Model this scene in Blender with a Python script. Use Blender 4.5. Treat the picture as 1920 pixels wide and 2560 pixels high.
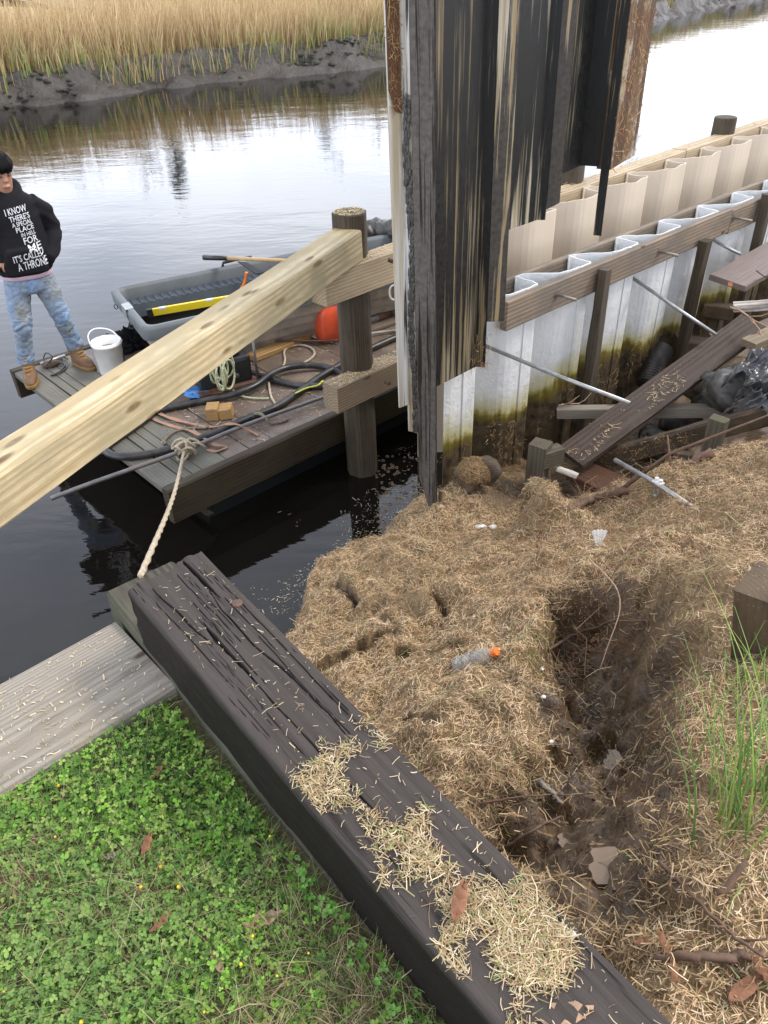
import bpy, bmesh, math, random
import numpy as np
from mathutils import Vector, Matrix
from mathutils.bvhtree import BVHTree
random.seed(7); RNG = np.random.default_rng(7)
for o in list(bpy.data.objects): bpy.data.objects.remove(o, do_unlink=True)
scene = bpy.context.scene
COL = scene.collection
# ------------------------------------------------------------------ camera
CAM_H, PITCH, ROLL, FPX = 3.2, math.radians(36.0), math.radians(-2.0), 1925.0
_fw = Vector((0, math.cos(PITCH), -math.sin(PITCH))); _r0 = Vector((1, 0, 0)); _u0 = _r0.cross(_fw)
RT = _r0*math.cos(ROLL) + _u0*math.sin(ROLL); UP = -_r0*math.sin(ROLL) + _u0*math.cos(ROLL); FW = _fw
CAMP = Vector((0, 0, CAM_H))
cd = bpy.data.cameras.new('camera'); cam = bpy.data.objects.new('camera', cd); COL.objects.link(cam)
cd.sensor_fit = 'VERTICAL'; cd.sensor_height = 36.0; cd.lens = 36.0*FPX/2560.0
cd.clip_start = 0.05; cd.clip_end = 2000
cam.matrix_world = Matrix(((RT.x, UP.x, -FW.x, CAMP.x), (RT.y, UP.y, -FW.y, CAMP.y), (RT.z, UP.z, -FW.z, CAMP.z), (0, 0, 0, 1)))
scene.camera = cam
# ------------------------------------------------------------------ sky and sun (bright overcast)
SUN_EL, SUN_AZ = math.radians(50), math.radians(82)      # azimuth measured clockwise from +Y
w = bpy.data.worlds.new('World'); scene.world = w; w.use_nodes = True
wt = w.node_tree; wt.nodes.clear()
def wn_(t, **k):
    n = wt.nodes.new(t)
    for a, b in k.items(): setattr(n, a, b)
    return n
sky = wn_('ShaderNodeTexSky', sky_type='NISHITA', sun_disc=False, sun_elevation=SUN_EL, sun_rotation=SUN_AZ, air_density=1.0, dust_density=3.0, ozone_density=1.0)
tc = wn_('ShaderNodeTexCoord'); mp = wn_('ShaderNodeMapping'); mp.inputs['Scale'].default_value = (1.0, 1.0, 2.6)
nz = wn_('ShaderNodeTexNoise'); nz.inputs['Scale'].default_value = 2.2; nz.inputs['Detail'].default_value = 7; nz.inputs['Roughness'].default_value = .55
cr = wn_('ShaderNodeValToRGB'); cr.color_ramp.elements[0].position = .34; cr.color_ramp.elements[1].position = .72
cr.color_ramp.elements[0].color = (6.3, 7.0, 8.5, 1); cr.color_ramp.elements[1].color = (11.2, 11.7, 12.7, 1)
mx = wn_('ShaderNodeMix', data_type='RGBA'); mx.inputs[0].default_value = .86
bg = wn_('ShaderNodeBackground'); bg.inputs['Strength'].default_value = .088
wo = wn_('ShaderNodeOutputWorld')
wt.links.new(tc.outputs['Generated'], mp.inputs['Vector']); wt.links.new(mp.outputs['Vector'], nz.inputs['Vector'])
wt.links.new(nz.outputs['Fac'], cr.inputs['Fac']); sx_ = wn_('ShaderNodeSeparateXYZ'); wt.links.new(tc.outputs['Generated'], sx_.inputs[0])
hr_ = wn_('ShaderNodeValToRGB'); hr_.color_ramp.elements[0].position = .0; hr_.color_ramp.elements[0].color = (2.9, 2.85, 2.8, 1); hr_.color_ramp.elements[1].position = .75; hr_.color_ramp.elements[1].color = (1, 1, 1, 1)
wt.links.new(sx_.outputs[2], hr_.inputs['Fac'])          # thin cloud, brighter towards the horizon
mu = wn_('ShaderNodeMix', data_type='RGBA', blend_type='MULTIPLY'); mu.inputs[0].default_value = 1.0
wt.links.new(cr.outputs['Color'], mu.inputs[6]); wt.links.new(hr_.outputs['Color'], mu.inputs[7])
wt.links.new(sky.outputs['Color'], mx.inputs[6]); wt.links.new(mu.outputs[2], mx.inputs[7])
wt.links.new(mx.outputs[2], bg.inputs['Color']); wt.links.new(bg.outputs['Background'], wo.inputs['Surface'])
sd = bpy.data.lights.new('sun', 'SUN'); sd.energy = 1.5; sd.angle = math.radians(12); sd.color = (1, .93, .84)
sun = bpy.data.objects.new('sun', sd); COL.objects.link(sun)
_sd = Vector((math.sin(SUN_AZ)*math.cos(SUN_EL), math.cos(SUN_AZ)*math.cos(SUN_EL), math.sin(SUN_EL)))
sun.rotation_euler = _sd.to_track_quat('Z', 'Y').to_euler(); sun.location = _sd*40
vs = scene.view_settings; vs.view_transform = 'Standard'; vs.look = 'None'; vs.exposure = 0.9; vs.gamma = 1; vs.use_curve_mapping = False
# ------------------------------------------------------------------ coordinates
# s runs along the bulkhead, n out across it towards the creek; pixels are those of the photograph at 1659 wide
U2 = np.array([.745, .667]); U2 /= np.linalg.norm(U2); V2 = np.array([-U2[1], U2[0]])
PX = 1920/1659
def SN(s, n, z=0.0):
    p = s*U2 + n*V2; return Vector((p[0], p[1], z))
def sn_of(p): return float(p[0]*U2[0]+p[1]*U2[1]), float(p[0]*V2[0]+p[1]*V2[1])
def ray(px, py): return (FW*FPX + RT*(px*PX-960) - UP*(py*PX-1280)).normalized()
def at(px, py, z):
    d = ray(px, py); return CAMP + d*((z-CAM_H)/d.z)
def on_n(px, py, n):
    d = ray(px, py); return CAMP + d*(n/(d.x*V2[0]+d.y*V2[1]))
def on_s(px, py, s):
    d = ray(px, py); return CAMP + d*(s/(d.x*U2[0]+d.y*U2[1]))
def z1(x, y): return (x*.339)/PX, (350+y*.339)/PX
def z2(x, y): return (240+x*.4702)/PX, (500+y*.4702)/PX
def z4(x, y): return (920+x*.434)/PX, (600+y*.434)/PX
def z5(x, y): return (1320+x*.3617)/PX, (250+y*.3617)/PX
def z6(x, y): return (1300+x*.3737)/PX, (850+y*.3737)/PX
# ------------------------------------------------------------------ numpy noise
def _hash(ix, iy, seed):
    h = (ix.astype(np.int64)*374761393 + iy.astype(np.int64)*668265263 + seed*982451653) & 0x7fffffff
    h = ((h ^ (h >> 13))*1274126177) & 0x7fffffff
    return ((h ^ (h >> 16)) & 0xffff)/65535.0
def vnoise(x, y, seed=0):
    x = np.asarray(x, float); y = np.asarray(y, float)
    ix = np.floor(x); iy = np.floor(y); fx = x-ix; fy = y-iy
    fx = fx*fx*(3-2*fx); fy = fy*fy*(3-2*fy)
    a = _hash(ix, iy, seed); b = _hash(ix+1, iy, seed); c = _hash(ix, iy+1, seed); d = _hash(ix+1, iy+1, seed)
    return (a*(1-fx)+b*fx)*(1-fy) + (c*(1-fx)+d*fx)*fy
def fbm(x, y, seed=0, o=4):
    t = 0; a = .5
    for i in range(o): t = t + a*(vnoise(x*2**i, y*2**i, seed+i)-.5); a *= .5
    return t*2
def smooth(x, a, b):
    t = np.clip((x-a)/(b-a), 0, 1); return t*t*(3-2*t)
# ------------------------------------------------------------------ objects
def link(o, parent=None):
    COL.objects.link(o)
    if parent is not None:
        o.parent = parent; o.matrix_parent_inverse = parent.matrix_basis.inverted()
    return o
def tag(o, label, cat, group=None, kind=None):
    o['label'] = label
    if cat: o['category'] = cat
    if group: o['group'] = group
    if kind: o['kind'] = kind
    return o
def thing(name, loc, label, cat, group=None):
    o = bpy.data.objects.new(name, None); o.empty_display_size = .1; o.matrix_basis = Matrix.Translation(Vector(loc)); COL.objects.link(o)
    return tag(o, label, cat, group)
def mesh_obj(name, verts, faces, mat, parent=None, mtx=None, smooth_=False, recenter=True):
    me = bpy.data.meshes.new(name); V = [Vector(v) for v in verts]
    if mtx is None and recenter and V:
        c = sum(V, Vector())/len(V); V = [v-c for v in V]; mtx = Matrix.Translation(c)
    me.from_pydata(V, [], faces); me.update()
    if smooth_: me.polygons.foreach_set('use_smooth', [True]*len(me.polygons))
    me.materials.append(mat)
    o = bpy.data.objects.new(name, me)
    if mtx is not None: o.matrix_basis = mtx
    return link(o, parent)
def np_mesh(name, V, F, mat, col=None, parent=None, smooth_=False, kind=None, uv=None):
    """V (N,3), F (M,k) ; col (N,3) point colours"""
    V = np.asarray(V, np.float32); F = np.asarray(F, np.int32); k = F.shape[1]
    me = bpy.data.meshes.new(name)
    me.vertices.add(len(V)); me.vertices.foreach_set('co', V.ravel())
    me.loops.add(F.size); me.loops.foreach_set('vertex_index', F.ravel())
    me.polygons.add(len(F)); me.polygons.foreach_set('loop_start', np.arange(len(F), dtype=np.int32)*k)
    me.polygons.foreach_set('loop_total', np.full(len(F), k, np.int32))
    if smooth_: me.polygons.foreach_set('use_smooth', np.ones(len(F), bool))
    me.update(calc_edges=True); me.validate()
    if col is not None:
        a = me.color_attributes.new('tint', 'FLOAT_COLOR', 'POINT')
        c4 = np.ones((len(V), 4), np.float32); c4[:, :3] = col; a.data.foreach_set('color', c4.ravel())
    me.materials.append(mat)
    o = bpy.data.objects.new(name, me)
    if kind: o['kind'] = kind
    return link(o, parent)
class MB:
    def __init__(s): s.v = []; s.f = []
    def add(s, V, F):
        b = len(s.v); s.v += [Vector(p) for p in V]; s.f += [tuple(i+b for i in f) for f in F]; return s
    def box(s, c, d, m=None):
        c = Vector(c); h = Vector(d)/2
        V = [c+Vector((x*h.x, y*h.y, z*h.z)) for x in (-1, 1) for y in (-1, 1) for z in (-1, 1)]
        if m is not None: V = [m @ p for p in V]
        return s.add(V, [(0,1,3,2),(4,6,7,5),(0,4,5,1),(2,3,7,6),(0,2,6,4),(1,5,7,3)])
    def tube(s, pts, r, seg=8, caps=True, closed=False):
        pts = [Vector(p) for p in pts]; n = len(pts); rs = r if isinstance(r, (list, tuple)) else [r]*n
        V = []; nrm = None
        for i, p in enumerate(pts):
            a = pts[(i-1) % n] if closed else pts[max(i-1, 0)]; b = pts[(i+1) % n] if closed else pts[min(i+1, n-1)]
            t = (b-a).normalized()
            if nrm is None: nrm = t.orthogonal().normalized()
            nrm = nrm - t*nrm.dot(t)
            nrm = nrm.normalized() if nrm.length > 1e-6 else t.orthogonal().normalized()
            bi = t.cross(nrm)
            for k in range(seg):
                an = 2*math.pi*k/seg; V.append(p + (nrm*math.cos(an)+bi*math.sin(an))*rs[i])
        F = []
        for i in range(n if closed else n-1):
            j = (i+1) % n
            for k in range(seg): F.append((i*seg+k, i*seg+(k+1) % seg, j*seg+(k+1) % seg, j*seg+k))
        if caps and not closed: F += [tuple(range(seg))[::-1], tuple((n-1)*seg+k for k in range(seg))]
        return s.add(V, F)
    def lathe(s, prof, seg=24, m=None):
        V = []; F = []
        for r, z in prof:
            for k in range(seg):
                a = 2*math.pi*k/seg; V.append(Vector((r*math.cos(a), r*math.sin(a), z)))
        for i in range(len(prof)-1):
            for k in range(seg): F.append((i*seg+k, i*seg+(k+1) % seg, (i+1)*seg+(k+1) % seg, (i+1)*seg+k))
        F += [tuple(range(seg))[::-1], tuple((len(prof)-1)*seg+k for k in range(seg))]
        if m is not None: V = [m @ p for p in V]
        return s.add(V, F)
    def loft(s, rings, caps=True):
        n = len(rings[0]); V = [Vector(p) for r in rings for p in r]; F = []
        for i in range(len(rings)-1):
            for k in range(n): F.append((i*n+k, i*n+(k+1) % n, (i+1)*n+(k+1) % n, (i+1)*n+k))
        if caps: F += [tuple(range(n))[::-1], tuple((len(rings)-1)*n+k for k in range(n))]
        return s.add(V, F)
    def build(s, name, mat, parent=None, smooth_=False, bevel=0, mtx=None, seg=2):
        o = mesh_obj(name, s.v, s.f, mat, parent, mtx, smooth_)
        if bevel:
            bm = bmesh.new(); bm.from_mesh(o.data)
            bmesh.ops.recalc_face_normals(bm, faces=bm.faces)
            ed = [e for e in bm.edges if len(e.link_faces) == 2 and e.calc_face_angle(0) > .5]
            bmesh.ops.bevel(bm, geom=ed, offset=bevel, segments=seg, profile=.5, affect='EDGES', clamp_overlap=True)
            bm.to_mesh(o.data); bm.free()
        return o
def spline(pts, n=8):
    """Catmull-Rom through the points"""
    P = [Vector(p) for p in pts]; P = [P[0]*2-P[1]] + P + [P[-1]*2-P[-2]]; out = []
    for i in range(1, len(P)-2):
        for k in range(n):
            t = k/n; a, b, c, d = P[i-1], P[i], P[i+1], P[i+2]
            out.append(.5*((2*b)+(c-a)*t+(2*a-5*b+4*c-d)*t*t+(3*b-a-3*c+d)*t**3))
    out.append(P[-2]); return out
def frame(A, B, up=(0, 0, 1)):
    A = Vector(A); B = Vector(B); x = (B-A).normalized(); up = Vector(up)
    y = up.cross(x); y = y.normalized() if y.length > 1e-5 else x.orthogonal().normalized(); z = x.cross(y); c = (A+B)/2
    return Matrix(((x.x, y.x, z.x, c.x), (x.y, y.y, z.y, c.y), (x.z, y.z, z.z, c.z), (0, 0, 0, 1))), (B-A).length
def lumber(name, A, B, wd, ht, mat, up=(0, 0, 1), parent=None, bevel=.004, wob=.002, seg=None, endcut=0.0):
    """a sawn timber: local X along its length, slightly uneven, eased edges"""
    M, L = frame(A, B, up); seg = seg or max(3, int(L/.25)); rr = random.Random(sum(map(ord, name))*31 + int(L*97731))
    c = max(bevel, .0015); prof = []
    for sy, sz in ((-1, -1), (1, -1), (1, 1), (-1, 1)):
        y, z = sy*wd/2, sz*ht/2
        prof += [(y, z-sz*c), (y-sy*c, z)] if sy*sz > 0 else [(y-sy*c, z), (y, z-sz*c)]
    rings = []
    bow = rr.uniform(-1, 1)*wob*1.5
    for i in range(seg+1):
        t = i/seg; x = -L/2+L*t
        rings.append([Vector((x + (endcut*(z/ht) if i in (0, seg) else 0) + (rr.uniform(-1, 1)*wob*.6 if i in (0, seg) else 0),
                              y*(1+0) + rr.uniform(-1, 1)*wob + bow*math.sin(t*math.pi), z + rr.uniform(-1, 1)*wob)) for y, z in prof])
    return MB().loft(rings).build(name, mat, parent, mtx=M)
# ------------------------------------------------------------------ materials
class NT:
    def __init__(s, name):
        s.m = bpy.data.materials.new(name); s.m.use_nodes = True; s.t = s.m.node_tree; s.t.nodes.clear()
        s.out = s.t.nodes.new('ShaderNodeOutputMaterial'); s.b = s.t.nodes.new('ShaderNodeBsdfPrincipled')
        s.t.links.new(s.b.outputs[0], s.out.inputs[0])
    def n(s, t, ins=None, **k):
        n = s.t.nodes.new(t)
        for a, b in k.items(): setattr(n, a, b)
        for a, b in (ins or {}).items(): s.set(n.inputs[a], b)
        return n
    def set(s, i, v):
        if hasattr(v, 'is_output') or isinstance(v, bpy.types.NodeSocket): s.t.links.new(v, i)
        elif isinstance(v, tuple) and len(v) == 3 and i.type == 'RGBA': i.default_value = (*v, 1)
        else: i.default_value = v
    def coord(s, kind='Object'): return s.n('ShaderNodeTexCoord').outputs[kind]
    def pos(s): return s.n('ShaderNodeNewGeometry').outputs['Position']
    def map(s, vec, scale=(1, 1, 1), loc=(0, 0, 0), rot=(0, 0, 0)):
        return s.n('ShaderNodeMapping', {'Vector': vec, 'Scale': scale, 'Location': loc, 'Rotation': rot}).outputs[0]
    def noise(s, vec, scale=5., detail=4., rough=.55, dist=0.):
        return s.n('ShaderNodeTexNoise', {'Vector': vec, 'Scale': scale, 'Detail': detail, 'Roughness': rough, 'Distortion': dist}).outputs['Fac']
    def ramp(s, fac, stops, interp='LINEAR'):
        r = s.n('ShaderNodeValToRGB', {'Fac': fac}); e = r.color_ramp.elements; r.color_ramp.interpolation = interp
        while len(e) < len(stops): e.new(.5)
        for k, (p, c) in enumerate(stops):
            e[k].position = p; e[k].color = (*c, 1) if isinstance(c, tuple) else (c, c, c, 1)
        return r.outputs[0]
    def mix(s, f, a, b, mode='MIX'):
        m = s.n('ShaderNodeMix', data_type='RGBA', blend_type=mode); s.set(m.inputs[0], f); s.set(m.inputs[6], a); s.set(m.inputs[7], b); return m.outputs[2]
    def math(s, op, a, b=0., clamp=False):
        m = s.n('ShaderNodeMath', operation=op, use_clamp=clamp); s.set(m.inputs[0], a); s.set(m.inputs[1], b); return m.outputs[0]
    def rnd(s): return s.n('ShaderNodeObjectInfo').outputs['Random']
    def shift(s, vec, amt=7.3):
        c = s.n('ShaderNodeCombineXYZ'); r = s.rnd()
        for k, f in enumerate((amt, amt*.02, amt*.023)): s.set(c.inputs[k], s.math('MULTIPLY', r, f))
        v = s.n('ShaderNodeVectorMath', operation='ADD'); s.set(v.inputs[0], vec); s.set(v.inputs[1], c.outputs[0]); return v.outputs[0]
    def z(s, vec): return s.n('ShaderNodeSeparateXYZ', {0: vec}).outputs[2]
    def bump(s, h, strength=.3, dist=.01, prev=None):
        b = s.n('ShaderNodeBump', {'Height': h, 'Strength': strength, 'Distance': dist})
        if prev is not None: s.set(b.inputs['Normal'], prev)
        return b.outputs[0]
    def done(s, col, rough=.7, spec=.5, normal=None, **k):
        s.set(s.b.inputs['Base Color'], col); s.set(s.b.inputs['Roughness'], rough); s.set(s.b.inputs['Specular IOR Level'], spec)
        if normal is not None: s.set(s.b.inputs['Normal'], normal)
        for a, b in k.items(): s.set(s.b.inputs[a.replace('_', ' ')], b)
        return s.m
def wood(name, light, dark, rough=.75, ring=26., knots=0., stain=None, stain_amt=0., grime=.4, speck=0., contrast=1., spec=.35, under=None, checks=0.):
    t = NT(name); c = t.shift(t.coord()); 
    cs = t.map(c, (.12, 1, 1), (0, .05, .11))
    wv = t.n('ShaderNodeTexWave', {'Vector': cs, 'Scale': ring, 'Distortion': 3.2, 'Detail': 3., 'Detail Scale': 1.6, 'Detail Roughness': .6}, wave_type='RINGS', rings_direction='X').outputs['Fac']
    fine = t.noise(t.map(c, (1.5, 70, 70)), 3., 5, .6)
    big = t.noise(t.map(c, (1.2, 3, 3)), 2.2, 5, .6)
    f = t.math('ADD', t.math('MULTIPLY', wv, .55*contrast), t.math('MULTIPLY', fine, .6))
    col = t.mix(t.math('SUBTRACT', f, .1, True), dark, light)
    mid = tuple((a*.55+b*.45) for a, b in zip(light, dark))
    col = t.mix(t.ramp(big, [(.38, 0.), (.68, 1.)]), col, t.mix(grime, col, tuple(x*.62 for x in mid)))
    if knots:
        vo = t.n('ShaderNodeTexVoronoi', {'Vector': t.map(c, (1.15, 3.6, 3.6)), 'Scale': 2.9, 'Randomness': 1.}); d = vo.outputs['Distance']
        d = t.math('ADD', d, t.math('MULTIPLY', t.math('SUBTRACT', fine, .5), .05))
        col = t.mix(t.ramp(d, [(.10*knots, 1.), (.17*knots, .0)]), col, tuple(x*.42*y for x, y in zip(dark, (1., .78, .6))))
        col = t.mix(t.ramp(d, [(.05*knots, .8), (.07*knots, .0)]), col, tuple(x*.3 for x in dark))
    if stain is not None:
        st = t.noise(t.map(c, (1., 1.6, 1.6)), 3.1, 6, .62); col = t.mix(t.math('MULTIPLY', t.ramp(st, [(.42, 0.), (.62, 1.)]), stain_amt), col, stain)
    if speck:
        sp = t.n('ShaderNodeTexVoronoi', {'Vector': c, 'Scale': 75.}).outputs['Distance']
        sel = t.noise(c, 9., 2)
        col = t.mix(t.math('MULTIPLY', t.ramp(sp, [(.12, 1.), (.17, 0.)]), t.math('MULTIPLY', t.ramp(sel, [(.45, 0.), (.6, 1.)]), speck)), col, (.62, .53, .38))
    if checks:
        ck = t.noise(t.map(c, (2.6, 62, 62)), 1., 4, .6, .3); col = t.mix(t.math('MULTIPLY', t.ramp(ck, [(.58, 0.), (.64, 1.)]), t.math('MULTIPLY', t.ramp(big, [(.42, 0.), (.62, 1.)]), checks)), col, tuple(x*.22 for x in dark))
    if under is not None:      # shade on the sides painted into the colour, below the weathered upper face
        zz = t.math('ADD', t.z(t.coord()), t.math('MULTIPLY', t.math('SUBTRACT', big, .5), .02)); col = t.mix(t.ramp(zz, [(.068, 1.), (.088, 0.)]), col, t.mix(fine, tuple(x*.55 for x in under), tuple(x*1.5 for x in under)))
    nb = t.bump(fine, .55, .005); nb = t.bump(wv, .12*min(contrast, 1.), .004, nb)
    return t.done(col, t.ramp(big, [(.2, max(rough-.15, .05)), (.8, min(rough+.1, 1.))]), spec, nb)
M = {}
M['pine'] = wood('new_pine', (.60, .50, .31), (.33, .235, .11), .65, 15., 1.3, (.30, .25, .145), .7, .35, contrast=1.15)
M['treated'] = wood('treated_wale', (.36, .28, .185), (.15, .105, .065), .75, 16., .9, (.16, .13, .09), .5, .4, .25)
M['treated_new'] = wood('treated_wale_new', (.52, .42, .28), (.28, .195, .11), .7, 16., .8, (.25, .2, .12), .3, .3, .3)
M['wale_old'] = wood('weathered_wale', (.29, .225, .16), (.10, .07, .046), .8, 13., .8, (.11, .095, .08), .6, .4)
M['post'] = wood('weathered_post', (.105, .08, .05), (.024, .017, .010), .85, 20., .4, (.075, .06, .042), .8, .6, checks=.8)
M['grey_plank'] = wood('weathered_grey_plank', (.36, .32, .265), (.17, .145, .115), .85, 38., .8, (.22, .18, .13), .4, .3, checks=.5)
M['moss_beam'] = wood('lichened_beam', (.155, .132, .098), (.05, .04, .03), .9, 16., 0, (.10, .096, .06), .5, .6, spec=.2)
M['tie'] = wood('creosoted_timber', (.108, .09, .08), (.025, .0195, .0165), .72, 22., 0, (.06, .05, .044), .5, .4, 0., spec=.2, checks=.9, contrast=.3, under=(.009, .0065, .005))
M['old_beam'] = wood('old_grey_beam', (.10, .09, .068), (.035, .03, .023), .9, 30., 0, (.11, .115, .075), .7, .5, spec=.15, checks=.9)
M['deck'] = wood('barge_deck_board', (.165, .125, .098), (.09, .066, .05), .42, 25., 0, (.21, .16, .125), .8, .4)
M['deck_grey'] = wood('barge_deck_grey', (.175, .16, .13), (.09, .08, .062), .62, 25., 0, (.15, .15, .115), .6, .4)
M['rim'] = wood('barge_rim_beam', (.07, .048, .029), (.022, .0145, .009), .7, 12., 0, (.055, .047, .024), .7, .5)
M['wet_plank'] = wood('wet_brown_plank', (.105, .075, .058), (.035, .024, .018), .6, 14., 0, (.075, .06, .052), .6, .3, .3, spec=.2)
M['red_plank'] = wood('red_brown_plank', (.13, .06, .035), (.05, .025, .015), .45, 22., 0, (.07, .05, .035), .6, .4, .4)
M['rot'] = wood('rotten_timber', (.10, .072, .048), (.03, .021, .014), .8, 22., 0, (.13, .09, .05), .7, .5, .4)
M['yellow_pine'] = wood('yellow_pine', (.42, .27, .11), (.25, .135, .05), .5, 26., .8, None, 0, .2)
M['handle'] = wood('ash_handle', (.58, .40, .19), (.42, .26, .11), .5, 30.)
M['purple_grey'] = wood('wet_grey_board', (.24, .18, .155), (.13, .095, .08), .5, 22., .4, (.15, .12, .105), .6, .3, .3)
M['white_wood'] = wood('flaked_white_board', (.62, .58, .52), (.16, .12, .09), .8, 12., 0, (.10, .08, .06), .8, .4)
def plain(name, col, rough=.5, metal=0., var=.15, scale=8., bump_=.05, spec=.5, dirt=None, dirt_amt=0., **k):
    t = NT(name); c = t.coord(); nz_ = t.noise(c, scale, 5, .6); f2 = t.noise(c, scale*9, 3, .6)
    cc = t.mix(t.ramp(nz_, [(.3, 0.), (.7, 1.)]), tuple(x*(1-var) for x in col), tuple(min(1, x*(1+var)) for x in col))
    if dirt is not None: cc = t.mix(t.math('MULTIPLY', t.ramp(t.noise(c, scale*.7, 6, .65, .6), [(.45, 0.), (.62, 1.)]), dirt_amt), cc, dirt)
    return t.done(cc, t.ramp(nz_, [(.2, max(.03, rough-.12)), (.8, min(1, rough+.12))]), spec, t.bump(f2, bump_, .003), Metallic=metal, **k)
M['galv'] = plain('galvanised_rod', (.36, .37, .37), .42, .7, .2, 14, .1, dirt=(.2, .16, .12), dirt_amt=.5)
M['steel'] = plain('dark_steel_pipe', (.17, .165, .165), .4, .5, .25, 10, .1, dirt=(.2, .15, .11), dirt_amt=.5)
M['bolt'] = plain('bolt_steel', (.23, .19, .16), .5, .6, .3, 30, .2)
M['hose'] = plain('black_hose', (.014, .0145, .016), .38, 0, .3, 12, .08, dirt=(.12, .1, .08), dirt_amt=.35)
M['rope'] = plain('tan_rope', (.40, .33, .235), .9, 0, .3, 60, .4)
M['rope_dark'] = plain('dirty_rope', (.17, .14, .105), .9, 0, .35, 60, .4)
M['rope_green'] = plain('pale_green_rope', (.40, .42, .26), .85, 0, .35, 50, .4, dirt=(.13, .12, .07), dirt_amt=.5)
M['yellow_rope'] = plain('yellow_line', (.55, .58, .08), .7, 0, .2, 30, .2)
M['strap'] = plain('orange_strap', (.33, .175, .11), .8, 0, .25, 20, .2, dirt=(.25, .18, .14), dirt_amt=.5)
M['bucket'] = plain('white_bucket', (.82, .82, .80), .4, 0, .06, 5, .03, dirt=(.5, .46, .4), dirt_amt=.3)
M['muddy'] = plain('muddy_water', (.30, .2, .115), .15, 0, .1, 4, .02)
M['black_cloth'] = plain('black_cloth', (.011, .011, .013), .9, 0, .3, 18, .3, spec=.2)
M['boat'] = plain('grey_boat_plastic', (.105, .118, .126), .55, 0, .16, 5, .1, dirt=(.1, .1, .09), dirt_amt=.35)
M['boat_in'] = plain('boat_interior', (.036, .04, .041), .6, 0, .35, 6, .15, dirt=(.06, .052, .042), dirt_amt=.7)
M['boat_hull'] = plain('stained_hull', (.36, .325, .27), .6, 0, .2, 4, .12, dirt=(.2, .165, .125), dirt_amt=.65)
M['seat_rib'] = plain('ribbed_seat', (.045, .056, .07), .55, 0, .2, 8, .1)
M['level'] = plain('yellow_level', (.76, .56, .02), .35, 0, .06, 6, .03)
M['black_plastic'] = plain('black_plastic', (.016, .016, .017), .35, 0, .25, 9, .06)
M['bag'] = plain('black_plastic_sheet', (.03, .033, .038), .24, 0, .5, 6, .1, dirt=(.13, .115, .10), dirt_amt=.6)
M['red'] = plain('red_can', (.66, .085, .03), .38, 0, .1, 5, .04, dirt=(.4, .1, .05), dirt_amt=.3)
M['white_plastic'] = plain('white_plastic', (.68, .67, .64), .45, 0, .1, 6, .05, dirt=(.36, .31, .25), dirt_amt=.5)
M['blue'] = plain('blue_plastic', (.05, .17, .42), .4, 0, .15, 7, .05)
M['grey_part'] = plain('grey_engine_part', (.15, .155, .155), .5, .2, .3, 14, .1)
M['orange'] = plain('orange_cap', (.80, .19, .03), .4, 0, .1, 7, .05)
M['paper'] = plain('pale_paper', (.66, .64, .61), .8, 0, .12, 20, .2)
M['leaf'] = plain('brown_leaf', (.235, .105, .052), .75, 0, .35, 22, .25)
M['leaf_pale'] = plain('pale_dead_leaf', (.36, .23, .145), .7, 0, .3, 22, .25)
M['twig'] = plain('brown_twig', (.13, .075, .048), .8, 0, .35, 25, .4)
M['rust'] = plain('rusty_nail', (.115, .065, .045), .75, .3, .3, 60, .3)
M['label'] = plain('orange_label', (.75, .28, .1), .6, 0, .1, 30, .05)
def glassy():
    t = NT('clear_bottle'); return t.done((.72, .74, .72), .12, .5, None, Transmission_Weight=.75, IOR=1.3)
M['bottle'] = glassy()
# vinyl sheet piling with algae and silt line (height above the water in world space)
def sheet_mat(name, base, algae_z, dirty=1., wall=True):
    t = NT(name); p = t.pos(); z = t.z(p)
    nlow = t.noise(p, 2.6, 4); nf = t.noise(p, 16., 6, .65); nst = t.noise(t.map(p, (22, 22, 1.3)), 1., 5, .6)
    tone = t.noise(t.map(p, (1.5, 1.5, .8)), 2., 4)
    col = t.mix(t.ramp(tone, [(.3, 0.), (.7, 1.)]), tuple(x*.88 for x in base), base)
    col = t.mix(t.math('MULTIPLY', t.ramp(nst, [(.60, 0.), (.72, 1.)]), .35*dirty), col, (.30, .25, .19))
    pits = t.noise(p, 38., 3, .6); col = t.mix(t.math('MULTIPLY', t.ramp(pits, [(.70, 0.), (.74, 1.)]), .5), col, (.16, .13, .1))
    rough = .42; nrm = t.bump(nf, .05, .004)
    if wall:
        zz = t.math('ADD', z, t.math('ADD', t.math('MULTIPLY', t.math('SUBTRACT', nlow, .5), .42), t.math('MULTIPLY', t.math('SUBTRACT', nst, .5), .16)))
        h = t.math('SUBTRACT', zz, algae_z)
        drip = t.ramp(t.noise(t.map(p, (14, 14, 3.2)), 1., 4, .7), [(.64, 0.), (.67, 1.)])
        col = t.mix(t.math('MULTIPLY', drip, t.math('MULTIPLY', t.ramp(h, [(.1, 1.), (.42, 0.)]), .55)), col, (.22, .19, .14))
        col = t.mix(t.ramp(h, [(.0, 1.), (.2, 0.)]), col, (.36, .31, .075))
        col = t.mix(t.ramp(h, [(-.0, 1.), (.05, 0.)]), col, (.145, .11, .018))
        silt = t.mix(t.ramp(nf, [(.35, 0.), (.7, 1.)]), (.024, .019, .012), (.115, .082, .044))
        col = t.mix(t.ramp(t.math('ADD', h, .5), [(.42, 1.), (.505, 0.)]), col, silt)
        nrm = t.bump(nf, .5, .02)
    return t.done(col, rough, .45, nrm)
M['white_sheet'] = sheet_mat('white_vinyl_sheet', (.66, .665, .655), .66, .8)
M['tan_sheet'] = sheet_mat('tan_vinyl_sheet', (.60, .50, .385), 0, .9, False)
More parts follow.
